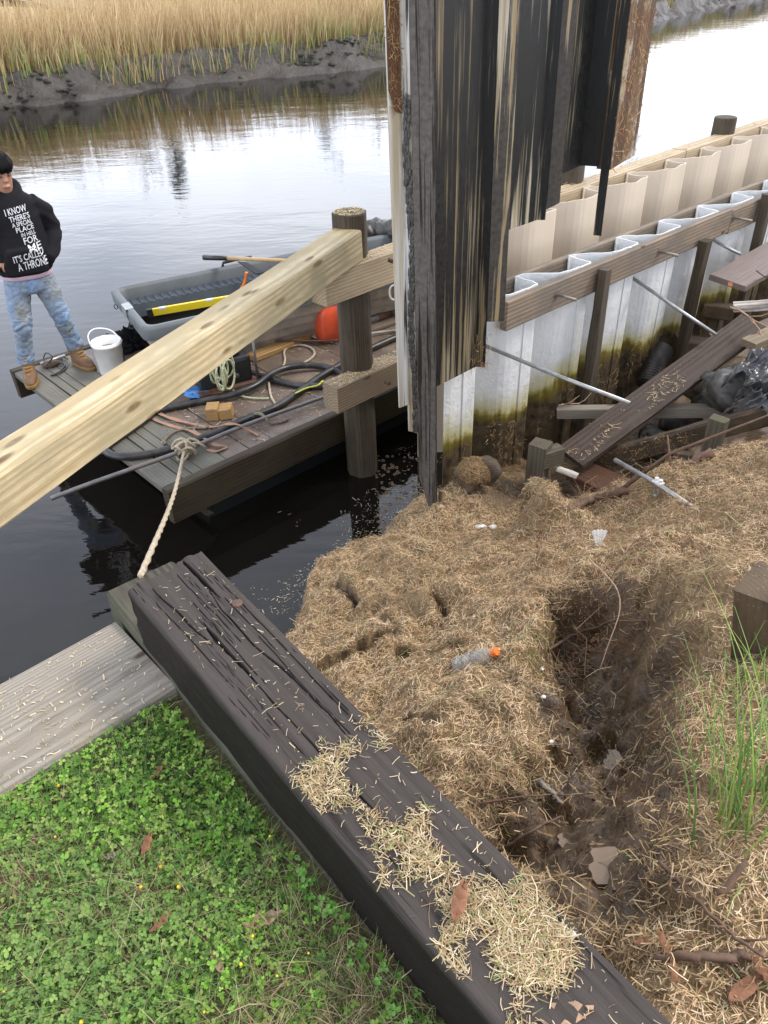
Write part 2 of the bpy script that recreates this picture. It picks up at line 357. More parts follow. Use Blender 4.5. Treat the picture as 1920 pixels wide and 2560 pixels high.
def hung_mat(name, mud, under, amount, streak=30., wet=.3, rust=0., zfade=None, soft=.04):
    """pulled sheet: coat of wet mud scraped off in vertical streaks"""
    t = NT(name); p = t.pos()
    st = t.noise(t.map(p, (streak, streak, .55)), 1., 6, .62, .15); big = t.noise(t.map(p, (5., 5., .8)), 1., 4, .55); fine = t.noise(p, 42., 4, .6)
    st2 = t.noise(t.map(p, (streak*3.4, streak*3.4, 1.1)), 1., 3, .6)
    m = t.math('ADD', t.math('MULTIPLY', st, .62), t.math('ADD', t.math('MULTIPLY', big, .5), t.math('MULTIPLY', st2, .26)))
    if zfade is not None:      # scraped cleaner towards the tip
        m = t.math('ADD', m, t.ramp(t.z(p), [(0., 0.), (1., 0.)]) if False else t.math('MULTIPLY', t.math('SUBTRACT', zfade[0], t.z(p), False), zfade[1], True))
    mudc = t.mix(t.ramp(fine, [(.3, 0.), (.75, 1.)]), tuple(x*.6 for x in mud), tuple(x*1.35 for x in mud))
    und = t.mix(t.ramp(st, [(.4, 0.), (.6, 1.)]), under, tuple(x*y for x, y in zip(under, (.55, .45, .3))))
    f = t.ramp(m, [(amount, 0.), (amount+soft, 1.)])
    col = t.mix(f, mudc, und)
    if rust:
        rn = t.noise(p, 9., 6, .7); col = t.mix(t.ramp(t.math('ADD', rn, t.math('MULTIPLY', st, .3)), [(.58, 0.), (.66, rust)]), col, (.095, .046, .022))
    return t.done(col, t.ramp(fine, [(.3, wet), (.7, wet+.3)]), .25, t.bump(st, .12, .004, t.bump(fine, .10, .003)))
M['hung_black'] = hung_mat('mud_blackened_sheet', (.0105, .0105, .0095), (.27, .245, .19), .765, 34., .32)
M['hung_black_b'] = hung_mat('mud_black_sheet_scraped_tan', (.0115, .011, .0098), (.33, .295, .22), .757, 34., .34, 0., (2.6, .06), .10)
M['hung_black_c'] = hung_mat('mud_black_sheet_scraped_white', (.0105, .0105, .0095), (.5, .5, .47), .785, 30., .32, 0., (2.45, .30), .09)
M['hung_grey'] = hung_mat('grey_silt_sheet', (.10, .088, .077), (.035, .031, .027), .70, 60., .5)
M['hung_streak'] = hung_mat('streaked_sheet', (.05, .043, .036), (.46, .42, .34), .72, 40., .35)
M['hung_white'] = hung_mat('scraped_white_sheet', (.045, .04, .033), (.62, .62, .6), .56, 22., .4)
M['hung_rust'] = hung_mat('rust_brown_sheet', (.085, .055, .035), (.3, .2, .12), .7, 18., .6, 1.)
M['hung_mix'] = hung_mat('straw_smeared_sheet', (.09, .06, .037), (.5, .47, .42), .69, 12., .6, .8)
# ground, straw, mud, water
def tint_mat(name, rough=.8, spec=.25, sub=0., trans=0., gain=1.):
    t = NT(name); a = t.n('ShaderNodeAttribute', attribute_name='tint').outputs['Color']
    m = t.done(a, rough, spec)
    if trans:
        tr = t.n('ShaderNodeBsdfTranslucent', {'Color': a}); ms = t.n('ShaderNodeMixShader', {0: trans, 1: t.b.outputs[0], 2: tr.outputs[0]}); t.t.links.new(ms.outputs[0], t.out.inputs[0])
    return m
M['straw'] = tint_mat('cut_straw', .75, .3, 0, .15)
M['clover'] = tint_mat('clover_leaf', .5, .35, 0, .3)
M['reed'] = tint_mat('dry_reed', .85, .15, 0, .2)
M['grass'] = tint_mat('green_blade', .5, .35, 0, .25)
def ground_mat():
    t = NT('bank_soil'); p = t.pos(); a = t.n('ShaderNodeAttribute', attribute_name='tint').outputs['Color']
    sep = t.n('ShaderNodeSeparateColor', {0: a}); mud, lawn = sep.outputs[0], sep.outputs[1]
    f = t.noise(p, 55., 5, .65); g = t.noise(p, 7., 6, .65)
    st = t.mix(t.ramp(f, [(.3, 0.), (.7, 1.)]), (.075, .046, .02), (.30, .205, .105)); st = t.mix(t.ramp(g, [(.4, 0.), (.65, 1.)]), st, t.mix(.45, st, (.115, .075, .04)))
    md = t.mix(t.ramp(g, [(.3, 0.), (.7, 1.)]), (.02, .0115, .0062), (.125, .076, .038)); md = t.mix(t.ramp(f, [(.45, 0.), (.75, .6)]), md, (.15, .098, .053))
    lw = t.mix(t.ramp(f, [(.3, 0.), (.7, 1.)]), (.03, .033, .011), (.14, .105, .05))
    col = t.mix(lawn, t.mix(mud, st, md), lw)
    r = t.mix(mud, (.85, .85, .85), t.ramp(g, [(.35, .16), (.65, .5)]))
    return t.done(col, r, .4, t.bump(t.math('ADD', f, g), .6, .015))
M['scrape'] = hung_mat('scraped_pale_vinyl', (.04, .035, .03), (.5, .5, .49), .50, 26., .4)
M['scrape_tan'] = hung_mat('scraped_tan_vinyl', (.05, .04, .03), (.30, .25, .16), .68, 30., .35)
M['clot'] = plain('wet_mud', (.05, .046, .04), .35, 0, .4, 20, .5)
M['ground'] = ground_mat()
def water_mat():
    t = NT('creek_water'); p = t.pos()
    a = t.noise(t.map(p, (.55, 1.25, 1), rot=(0, 0, .35)), 1.3, 3, .5, .4); b = t.noise(t.map(p, (1.2, 2.6, 1), rot=(0, 0, -.2)), 3.4, 3, .5)
    msk = t.ramp(t.noise(p, .16, 3), [(.35, .35), (.7, 1.)])
    h = t.math('ADD', a, t.math('MULTIPLY', b, .3)); h = t.math('MULTIPLY', h, msk)
    return t.done((.0065, .0055, .0042), .025, .5, t.bump(h, .12, .085), IOR=1.42)
M['water'] = water_mat()
def bank_mat():
    t = NT('tidal_mud'); p = t.pos(); g = t.noise(p, 1.6, 7, .68); f = t.noise(p, 11., 5, .65); z = t.z(p)
    col = t.mix(t.ramp(g, [(.35, 0.), (.65, 1.)]), (.024, .019, .015), (.082, .066, .053)); col = t.mix(t.ramp(f, [(.5, 0.), (.72, .5)]), col, (.03, .026, .022))
    return t.done(col, .42, .5, t.bump(t.math('ADD', g, f), .7, .12))
M['bank'] = bank_mat()
M['peat'] = plain('dark_peat', (.035, .033, .023), .9, 0, .5, 5, .6)
M['marsh'] = plain('marsh_floor', (.30, .215, .12), .95, 0, .3, 1.5, .4, dirt=(.12, .13, .05), dirt_amt=.4)
M['puddle'] = plain('puddle_water', (.19, .13, .08), .06, 0, .12, 9, .01, dirt=(.2, .14, .095), dirt_amt=.5)
M['float'] = plain('dark_float', (.012, .015, .016), .45, 0, .3, 4, .06)
M['plank_wall'] = M['wale_old']
M['bark'] = plain('grey_bark', (.13, .11, .095), .95, 0, .3, 3, .4)
M['pine_needle'] = plain('dark_needles', (.03, .045, .022), .9, 0, .4, 2, .3)
M['corr'] = plain('black_drain_pipe', (.028, .024, .021), .5, 0, .4, 9, .15, dirt=(.12, .088, .06), dirt_amt=.6)
# clothes and skin
M['skin'] = plain('skin', (.36, .185, .115), .55, 0, .08, 12, .03)
M['hair'] = plain('black_hair', (.006, .0055, .006), .75, 0, .3, 45, .5, spec=.12)
M['lip'] = plain('lips', (.27, .10, .075), .5, 0, .05, 20, .02)
M['eye'] = plain('eye', (.03, .02, .018), .2, 0, .05, 20, .01)
M['hoodie'] = plain('black_hoodie', (.0115, .011, .013), .92, 0, .25, 9, .25, spec=.15)
M['print'] = plain('white_print', (.62, .62, .64), .8, 0, .1, 40, .1)
M['pink'] = plain('pink_shirt', (.56, .39, .46), .9, 0, .1, 20, .15)
M['boot'] = plain('tan_work_boot', (.15, .075, .028), .65, 0, .25, 22, .3, dirt=(.125, .085, .06), dirt_amt=.75)
M['sole'] = plain('boot_sole', (.21, .115, .035), .8, 0, .3, 30, .3)
M['lace'] = plain('yellow_lace', (.42, .22, .04), .8)
def jeans():
    t = NT('muddy_jeans'); c = t.coord(); g = t.noise(t.map(c, (1, 1, .6)), 5.5, 3, .5, .2); f = t.noise(c, 90., 3); w2 = t.noise(t.map(c, (14, 14, 26)), 1., 4, .6, 1.5)
    col = t.mix(t.ramp(w2, [(.3, 0.), (.7, 1.)]), (.13, .21, .34), (.27, .38, .53))
    z = t.z(c)
    k = t.math('MULTIPLY', t.ramp(g, [(.36, 0.), (.66, 1.)]), .85)
    col = t.mix(k, col, t.mix(t.ramp(w2, [(.3, 0.), (.7, 1.)]), (.14, .125, .095), (.33, .31, .25)))
    return t.done(col, .9, .2, t.bump(t.math('ADD', w2, t.math('MULTIPLY', f, .2)), .5, .02))
M['jeans'] = jeans()
# ------------------------------------------------------------------ setting: ground of the bank
def plane_hit(px, py, z0=1.65, k=.57, n0=.1):
    d = ray(px, py); dn = d.x*V2[0]+d.y*V2[1]; t = (z0+k*n0-CAM_H)/(d.z+k*dn); p = CAMP+d*t; return sn_of(p)
HOLE = np.array([plane_hit(*p) for p in [(1165,1290),(1275,1245),(1440,1275),(1500,1380),(1480,1600),(1500,1740),(1440,1850),(1440,1990),(1335,2085),(1245,2010),(1130,1850),(1025,1790),(1045,1720),(1185,1640),(1165,1480)]])
def poly_sd(P, s, n):
    """signed distance to a polygon, negative inside"""
    s = np.asarray(s, float); n = np.asarray(n, float); d = np.full(s.shape, 1e9); ins = np.zeros(s.shape, bool); N = len(P)
    for i in range(N):
        a = P[i]; b = P[(i+1) % N]; e = b-a; ws = s-a[0]; wn2 = n-a[1]
        t = np.clip((ws*e[0]+wn2*e[1])/(e@e), 0, 1); d = np.minimum(d, np.hypot(ws-e[0]*t, wn2-e[1]*t))
        c = ((a[1] > n) != (b[1] > n)) & (s < (b[0]-a[0])*(n-a[1])/(b[1]-a[1]+1e-12)+a[0]); ins ^= c
    return np.where(ins, -d, d)
def seg_d(A, B, s, n):
    A = np.array(A); B = np.array(B); e = B-A; t = np.clip(((s-A[0])*e[0]+(n-A[1])*e[1])/(e@e), 0, 1)
    return np.hypot(s-A[0]-e[0]*t, n-A[1]-e[1]*t), t
CRACKS = [((705,1446),(815,1392),.05,.42), ((815,1392),(850,1372),.018,.12), ((870,1402),(985,1396),.024,.24), ((735,1300),(770,1312),.012,.06), ((880,1570),(935,1590),.012,.07), ((820,1345),(860,1352),.010,.06), ((940,1290),(968,1312),.016,.07)]
LAWN_N, LAWN_S = 1.33, .57
def ground_h(s, n):
    s = np.asarray(s, float); n = np.asarray(n, float)
    base = 1.65-.57*(n-.1); base = np.where(n < .1, 1.65+.06*np.clip(.1-n, 0, 1.5), base)
    wob = fbm(s*1.7, n*1.7, 11, 3)*.12*smooth(n, .1, .6) + fbm(s*5, n*5, 21, 3)*.075*smooth(n, 0, .4) + fbm(s*13, n*13, 31, 4)*.06
    h = base+wob
    h = np.where(n > 3.0, h-.9*(n-3.0), h)
    # hollow behind the standing wall
    d = (s+n-5.3)/1.414
    pit = smooth(d, -.03, .38)*smooth(n, 1.2, 1.75)*smooth(s, 2.75, 3.25)
    h = h*(1-pit) + pit*np.minimum(h, .16+.10*fbm(s*4, n*4, 41, 4))
    # dug mud hole: steep back face, shallow towards the camera
    sd = poly_sd(HOLE, s, n) + fbm(s*4.5, n*4.5, 51, 4)*.13
    inside = smooth(-sd, -.05, .15)
    far = smooth(n*.8+s*.5, .9, 1.75)
    dep = (.06+.30*far) + fbm(s*9, n*9, 61, 4)*.11 + np.abs(fbm(s*22, n*22, 67, 3))*.07 + fbm(s*40, n*40, 69, 2)*.02
    h = h-inside*dep
    # turf torn open
    for a, b, wd, dp in CRACKS:
        dd, t = seg_d(plane_hit(*a), plane_hit(*b), s, n); dd = dd+fbm(s*22, n*22, 71, 2)*.02
        h = h-dp*smooth(wd-dd, -.012, .012); h = h+.035*np.exp(-((dd-wd-.05)/.05)**2)
    # the lump at the waterline
    ls, ln = plane_hit(690, 1275); h = h+.11*np.exp(-(((s-ls)/.16)**2+((n-ln)/.13)**2))
    h = h+.20*np.exp(-(((s-3.35)/.5)**2+((n-2.62)/.34)**2))+.12*np.exp(-(((s-2.95)/.35)**2+((n-2.8)/.25)**2))
    h = h+.26*np.exp(-(((s-2.93)/.12)**2+((n-1.98)/.13)**2)**1.5)
    sh = smooth(s, 1.2, 1.6)*(1-smooth(s, 2.9, 3.3)); ne = 2.95-.85*np.clip(1.98-s, 0, 2)+fbm(s*4, n*0, 15, 4)*.14; h = h+sh*(.12*smooth(n, 2.2, 2.7)-.75*smooth(n, ne-.02, ne+.10))
    # lawn terrace held by the old bulkhead on the left
    lw = smooth(LAWN_S+.06-s, -.04, .05)
    lawn = 1.70+fbm(s*3, n*3, 81, 3)*.025+fbm(s*14, n*14, 91, 2)*.012
    lawn = np.where(n > LAWN_N+.02, -1.0, lawn)
    return h*(1-lw)+lawn*lw
def crack_mask(s, n):
    m = np.zeros(np.shape(s))
    for a_, b_, wd_, dp_ in CRACKS: m = np.maximum(m, smooth(wd_-seg_d(plane_hit(*a_), plane_hit(*b_), s, n)[0]-fbm(s*22, n*22, 71, 2)*.02, -.008, .006))
    return m
def mud_mask(s, n):
    sd = poly_sd(HOLE, s, n)+fbm(s*7, n*7, 13, 4)*.13
    m = smooth(-sd, -.06, .05)
    for a_, b_, wd_, dp_ in CRACKS: m = np.maximum(m, smooth(wd_+.006-seg_d(plane_hit(*a_), plane_hit(*b_), s, n)[0]-fbm(s*22, n*22, 71, 2)*.02, -.01, .012))
    d = (s+n-5.3)/1.414; m = np.maximum(m, smooth(d+fbm(s*6, n*6, 17, 3)*.1, .05, .3)*smooth(n, 1.3, 1.7)*smooth(s, 2.9, 3.2)*.85)
    return np.clip(m, 0, 1)
def axis(parts): return np.unique(np.concatenate([np.arange(a, b, st) for a, b, st in parts]).round(5))
gs = axis([(-9, -1.6, .3), (-1.6, .45, .03), (.45, 4.3, .0125), (4.3, 7, .04), (7, 16, .25)])
gn = axis([(-7, -.6, .3), (-.6, -.1, .03), (-.1, 3.1, .0125), (3.1, 3.6, .05), (3.6, 5.2, .4)])
GS, GN = np.meshgrid(gs, gn, indexing='ij'); GZ = ground_h(GS, GN)
GX = GS*U2[0]+GN*V2[0]; GY = GS*U2[1]+GN*V2[1]
ni, nj = GS.shape; idx = np.arange(ni*nj).reshape(ni, nj)
F = np.stack([idx[:-1, :-1], idx[1:, :-1], idx[1:, 1:], idx[:-1, 1:]], -1).reshape(-1, 4)
lawnm = smooth(LAWN_S+.06-GS, -.02, .03)
tint = np.stack([mud_mask(GS, GN), lawnm, 0*GS], -1).reshape(-1, 3)
ground = np_mesh('ground', np.stack([GX, GY, GZ], -1).reshape(-1, 3), F, M['ground'], tint, smooth_=True); ground['kind'] = 'structure'
def gz(s, n): return float(ground_h(np.array([s]), np.array([n]))[0])
def ghit(px, py):
    """point of the ground seen at a pixel"""
    d = ray(px, py); ts = np.linspace(.8, 9, 1600); X = CAMP.x+d.x*ts; Y = CAMP.y+d.y*ts; Z = CAM_H+d.z*ts
    S_ = X*U2[0]+Y*U2[1]; N_ = X*V2[0]+Y*V2[1]; k = np.argmax(Z < np.maximum(ground_h(S_, N_), 0)); return Vector((X[k], Y[k], Z[k]))
# ------------------------------------------------------------------ water
np_mesh('water', [(-300, -60, 0), (300, -60, 0), (300, 400, 0), (-300, 400, 0)], [(0, 1, 2, 3)], M['water'])['kind'] = 'structure'
# ------------------------------------------------------------------ far bank, marsh and reeds
BK = [Vector(p) for p in [(-70, -14, 0), (-40, 5, 0), (-20, 16.6, 0), (-9.9, 23.2, 0), (-5.55, 26.4, 0), (.37, 29.85, 0), (6.5, 35.2, 0), (13.9, 44.2, 0), (26, 59.4, 0), (52, 86, 0), (110, 130, 0)]]
bk = spline(BK, 40); bkA = np.array([(p.x, p.y) for p in bk]); tg = np.gradient(bkA, axis=0); tg /= np.linalg.norm(tg, axis=1)[:, None]; nr = np.stack([-tg[:, 1], tg[:, 0]], 1)
arc = np.concatenate([[0], np.cumsum(np.linalg.norm(np.diff(bkA, axis=0), axis=1))])
def bank_pt(a, d):
    x = np.interp(a, arc, bkA[:, 0]); y = np.interp(a, arc, bkA[:, 1]); nx = np.interp(a, arc, nr[:, 0]); ny = np.interp(a, arc, nr[:, 1]); return x+nx*d, y+ny*d
def bank_z(a, d):
    e = d+fbm(a*.45, d*0, 5, 3)*.9
    z = -.3+.55*smooth(e, -.7, 1.15)+.55*smooth(e, .95, 1.35)+(fbm(a*1.1, d*1.3, 3, 4)*.34-.16*np.abs(fbm(a*2.2, d*.8, 14, 3)))*smooth(e, -.4, .4)*(1-.8*smooth(e, 1.4, 2.0))
    return z
aa = np.concatenate([np.arange(0, 55, 1.), np.arange(55, 150, .12), np.arange(150, arc[-1], 1.)]); dd = np.concatenate([np.arange(-2, 4, .1), np.arange(4, 12, 1.)])
A_, D_ = np.meshgrid(aa, dd, indexing='ij'); bx, by = bank_pt(A_, D_); bz = bank_z(A_, D_)
ni, nj = A_.shape; idx = np.arange(ni*nj).reshape(ni, nj); F = np.stack([idx[:-1, :-1], idx[1:, :-1], idx[1:, 1:], idx[:-1, 1:]], -1).reshape(-1, 4)
np_mesh('mud_bank', np.stack([bx, by, bz], -1).reshape(-1, 3), F, M['bank'], smooth_=True)['kind'] = 'structure'
dd2 = np.array([1.9, 6, 14, 40, 120, 300]); A2 = np.arange(0, arc[-1], 4.); A_, D_ = np.meshgrid(A2, dd2, indexing='ij'); bx, by = bank_pt(A_, D_)
bz = np.where(D_ < 3, .5, .86+.0*D_); ni, nj = A_.shape; idx = np.arange(ni*nj).reshape(ni, nj); F = np.stack([idx[:-1, :-1], idx[1:, :-1], idx[1:, 1:], idx[:-1, 1:]], -1).reshape(-1, 4)
np_mesh('marsh', np.stack([bx, by, bz], -1).reshape(-1, 3), F, M['marsh'])['kind'] = 'structure'
def blades(base, h, wd, lean, col_b, col_t, seg=2, rng=RNG, droop=.35, face=None):
    """N tapered blades: base (N,3), height, width, lean (N,2) -> verts, quads, colours"""
    N = len(base); an = rng.uniform(0, 2*math.pi, N) if face is None else face
    wx = np.cos(an); wy = np.sin(an); V = []; C = []
    for k in range(seg+1):
        t = k/seg; wk = wd*(1-.85*t)*.5; ox = lean[:, 0]*h*t**1.7; oy = lean[:, 1]*h*t**1.7; zz = h*(t-droop*np.hypot(lean[:, 0], lean[:, 1])*t*t)
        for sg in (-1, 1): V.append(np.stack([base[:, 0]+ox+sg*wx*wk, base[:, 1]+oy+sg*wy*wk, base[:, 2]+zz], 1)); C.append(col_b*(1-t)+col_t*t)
    V = np.stack(V, 1); C = np.stack(C, 1); m = V.shape[1]; b = (np.arange(N)*m)[:, None]
    F = np.concatenate([b+np.array([[2*k, 2*k+1, 2*k+3, 2*k+2]]) for k in range(seg)], 0)
    return V.reshape(-1, 3), F, C.reshape(-1, 3)
def pal(cols, N, jit=.18, rng=RNG):
    c = np.array(cols)[rng.integers(0, len(cols), N)]; return c*(1+rng.uniform(-jit, jit, (N, 1)))
NR = 52000
a = RNG.uniform(60, 150, NR); d = 1.25+np.abs(RNG.normal(0, 1, NR))*2.2; far_ = RNG.random(NR) < .45; d = np.where(far_, RNG.uniform(3, 26, NR), d)
clump = fbm(a*.6, d*.6, 77, 3); keep = clump+RNG.uniform(-.5, .5, NR) > -.3; a, d, clump = a[keep], d[keep], clump[keep]
bx, by = bank_pt(a, d); bzz = np.maximum(bank_z(a, d), .5)*0+np.where(d < 2.0, bank_z(a, d), .8); N = len(a)
hh = (1.15+RNG.normal(0, .18, N)+clump*.5+.35*smooth(d, 2, 6))*np.clip(.5+.5*smooth(d, 1.2, 2.4), 0, 1); ln = RNG.normal(0, .16, (N, 2))+np.array([.10, .0])
edge = (1-smooth(d, 1.4, 2.5))[:, None]; gr = (RNG.random((N, 1)) < .65)*edge
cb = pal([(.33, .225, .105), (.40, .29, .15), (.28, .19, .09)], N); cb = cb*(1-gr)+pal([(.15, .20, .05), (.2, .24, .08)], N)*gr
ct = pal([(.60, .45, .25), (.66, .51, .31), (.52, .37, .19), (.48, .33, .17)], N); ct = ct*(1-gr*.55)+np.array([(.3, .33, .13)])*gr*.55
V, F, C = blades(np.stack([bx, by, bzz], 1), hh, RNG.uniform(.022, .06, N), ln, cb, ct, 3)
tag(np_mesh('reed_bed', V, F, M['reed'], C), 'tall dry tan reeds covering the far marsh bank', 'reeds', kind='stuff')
# dark peat clumps under the reed edge
NP = 1300; a = RNG.uniform(62, 150, NP); d = RNG.normal(1.12, .14, NP); keep = fbm(a*.5, a*0, 9, 3) > -.05; a, d = a[keep], d[keep]; NP = len(a)
bx, by = bank_pt(a, d); bz = bank_z(a, d)+RNG.uniform(-.08, .03, NP)
ico = [(0, 0, 1), (.89, 0, .45), (.28, .85, .45), (-.72, .53, .45), (-.72, -.53, .45), (.28, -.85, .45), (.72, .53, -.45), (-.28, .85, -.45), (-.89, 0, -.45), (-.28, -.85, -.45), (.72, -.53, -.45), (0, 0, -1)]
icf = [(0,1,2),(0,2,3),(0,3,4),(0,4,5),(0,5,1),(1,6,2),(2,7,3),(3,8,4),(4,9,5),(5,10,1),(6,7,2),(7,8,3),(8,9,4),(9,10,5),(10,6,1),(11,7,6),(11,8,7),(11,9,8),(11,10,9),(11,6,10)]
ico = np.array(ico); icf = np.array(icf)
V = np.stack([bx, by, bz], 1)[:, None]+ico[None]*RNG.uniform(.04, .085, (NP, 1, 1))*np.array([1.6, 1.6, .8])*RNG.uniform(.3, 1.6, (NP, 12, 1))
np_mesh('peat_clumps', V.reshape(-1, 3), (np.arange(NP)[:, None, None]*12+icf[None]).reshape(-1, 3), M['peat'], kind='stuff')
# trees beyond the marsh, seen mirrored in the creek
def bare_tree(x, y, H, label, seed, lean=0.):
    r = random.Random(seed); root = thing('bare_tree', (x, y, .8), label, 'tree', 'bare trees beyond the marsh')
    tk = MB(); cr_ = MB()
    def grow(p, d, L, rad, lev):
        q = p; pts = [p]; rs = [rad]; k = 4
        for i in range(k):
            d = (d+Vector((r.gauss(0, .10), r.gauss(0, .10), r.gauss(.05, .05)))).normalized(); q = q+d*L/k; pts.append(q); rs.append(rad*(1-.55*(i+1)/k))
        (tk if lev == 0 else cr_).tube(pts, rs, 6 if lev == 0 else 4)
        if lev < 3:
            for i in range((9, 5, 4)[lev]):
                t = r.uniform(.3 if lev == 0 else .2, 1); k0 = min(int(t*4), 3); b = pts[k0].lerp(pts[k0+1], t*4-k0); an = r.uniform(0, 6.28)
                dd_ = (d*(.75 if lev == 0 else .6)+Vector((math.cos(an), math.sin(an), .25))*.75).normalized(); grow(b, dd_, L*r.uniform(.38, .6), max(rad*.5, .045), lev+1)
    grow(Vector((x, y, .7)), Vector((lean, 0, 1)), H*.62, H*.012+.05, 0)
    tk.build('trunk', M['bark'], root); cr_.build('crown', M['bark'], root)
def conifer(x, y, H, label, seed):
    r = random.Random(seed); root = thing('pine_tree', (x, y, .8), label, 'tree')
    MB().tube([(x, y, .7), (x+.1, y, H*.5), (x, y, H)], [.22, .15, .03], 7).build('trunk', M['bark'], root)
    P = []
    for i in range(110):
        t = r.uniform(.35, 1); R = (1.02-t)*H*.16+.3; an = r.uniform(0, 6.28); q = r.random()**.6*R; P.append((x+math.cos(an)*q, y+math.sin(an)*q, H*t-q*.15, r.uniform(.18, .42)))
    P = np.array(P); V = P[:, None, :3]+ico[None]*P[:, None, 3:4]*RNG.uniform(.4, 1.4, (len(P), 12, 1))*np.array([1.2, 1.2, .5])
    np_mesh('crown', V.reshape(-1, 3), (np.arange(len(P))[:, None, None]*12+icf[None]).reshape(-1, 3), M['pine_needle'], parent=root)
def mirror_pos(px, py, dist):
    d = ray(px, py); h = math.hypot(d.x, d.y); return d.x/h*dist, d.y/h*dist, -d.z/h*dist-CAM_H
ORD = ['first', 'second', 'third', 'fourth', 'fifth', 'sixth', 'seventh', 'eighth', 'ninth', 'tenth']
for k, (px, py, dist) in enumerate([(20, 430, 66), (70, 400, 74), (118, 385, 82), (165, 415, 70), (205, 395, 78), (262, 375, 85), (318, 390, 76), (545, 330, 88), (742, 330, 80), (800, 300, 92)]):
    x, y, t = mirror_pos(px, py, dist); bare_tree(x, y, max(8, t), ORD[k]+' of the leafless trees mirrored in the creek, from the left', 40+k)
x, y, t = mirror_pos(392, 425, 72); conifer(x, y, t, 'dark evergreen beyond the reeds, mirrored as a dark streak in the creek', 3)
# ------------------------------------------------------------------ clover lawn
def scatter_sn(N, s0, s1, n0, n1): return RNG.uniform(s0, s1, N), RNG.uniform(n0, n1, N)
def xyz(s, n, z): return np.stack([s*U2[0]+n*V2[0], s*U2[1]+n*V2[1], z], 1)
def clover_mesh(s, n, size, hgt, cols):
    N = len(s); b = xyz(s, n, ground_h(s, n)+hgt); yaw = RNG.uniform(0, 6.28, N); tx = RNG.normal(0, .38, N); ty = RNG.normal(0, .38, N)
    lf = np.array([(0, 0, 0), (.38, -.42, .03), (.95, -.40, .0), (1.08, 0, -.10), (.95, .40, .0), (.38, .42, .03)]) # a leaflet, folded on its midrib
    lf[[1, 2, 4, 5], 2] += .14; lfF = np.array([(0, 1, 2, 3), (0, 3, 4, 5)])
    V = []; F = []; C = []
    for k in range(3):
        a = yaw+k*2.094+RNG.normal(0, .15, N); ca, sa = np.cos(a)[:, None], np.sin(a)[:, None]; sz = size[:, None]*RNG.uniform(.8, 1.2, (N, 1))
        X = (lf[None, :, 0]*ca-lf[None, :, 1]*sa)*sz; Y = (lf[None, :, 0]*sa+lf[None, :, 1]*ca)*sz; Z = lf[None, :, 2]*sz+X*tx[:, None]+Y*ty[:, None]
        V.append(b[:, None]+np.stack([X, Y, Z], -1)); C.append(np.repeat((cols*RNG.uniform(.85, 1.15, (N, 1)))[:, None], 6, 1))
    V = np.stack(V, 1).reshape(-1, 3); C = np.stack(C, 1).reshape(-1, 3); M_ = N*3
    return V, (np.arange(M_)[:, None, None]*6+lfF[None]).reshape(-1, 4), C
def lawn_weight(s, n):
    """1 lush clover, 0 worn brown patch"""
    e = fbm(s*2.6+3, n*2.6, 7, 4); worn = np.exp(-(((s-.02)/.42)**2+((n-.28)/.34)**2))*.75 + np.exp(-(((s+.62)/.35)**2+((n-.33)/.16)**2))*.5
    return np.clip(.78+e*1.6-worn, 0, 1)
N = 46000; s, n = scatter_sn(N, -1.25, LAWN_S-.02, -.15, LAWN_N-.01); wgt = lawn_weight(s, n); k = RNG.random(N) < .12+.88*wgt; s, n, wgt = s[k], n[k], wgt[k]; N = len(s)
under_tie = s > .57-.0397*(1.445-n)-.12; s, n, wgt = s[~under_tie], n[~under_tie], wgt[~under_tie]; N = len(s)
edge = smooth(n, LAWN_N-.25, LAWN_N-.03); light = fbm(s*4, n*4, 19, 3)
col = pal([(.15, .325, .03), (.195, .39, .042), (.085, .2, .022), (.30, .47, .085), (.215, .33, .06), (.29, .37, .09)], N); pale = (smooth(fbm(s*2.2, n*2.2+5, 29, 3), .0, .35)*.5)[:, None]; col = col*(1-pale)+np.array([(.20, .29, .10)])*pale
V, F, C = clover_mesh(s, n, RNG.uniform(.0035, .0082, N)*(1+.3*light), RNG.uniform(.004, .034, N)*(.45+.55*wgt), col)
np_mesh('clover', V, F, M['clover'], C, kind='stuff')
N = 5000; s, n = scatter_sn(N, -4.5, LAWN_S-.14, -4, LAWN_N-.02); k = (s < -1.2) | (n < -.1); s, n = s[k], n[k]; N = len(s)
V, F, C = clover_mesh(s, n, RNG.uniform(.02, .04, N), RNG.uniform(.01, .03, N), pal([(.085, .22, .03), (.11, .27, .04), (.065, .18, .028)], N)); np_mesh('clover', V, F, M['clover'], C, kind='stuff')
# fine grass among it
N = 46000; s, n = scatter_sn(N, -1.25, LAWN_S-.15, -.15, LAWN_N-.01); z = ground_h(s, n)
cg = pal([(.12, .25, .05), (.19, .29, .09), (.09, .2, .035)], N); dry = (RNG.random((N, 1)) > .35+.6*lawn_weight(s, n)[:, None]); cd_ = pal([(.42, .32, .17), (.5, .4, .24), (.3, .22, .11)], N); cg = np.where(dry, cd_, cg)
V, F, C = blades(xyz(s, n, z), RNG.uniform(.025, .08, N), RNG.uniform(.0012, .0032, N), RNG.normal(0, .85, (N, 2)), cg*.8, cg, 2, droop=.5); np_mesh('lawn_grass', V, F, M['grass'], C, kind='stuff')
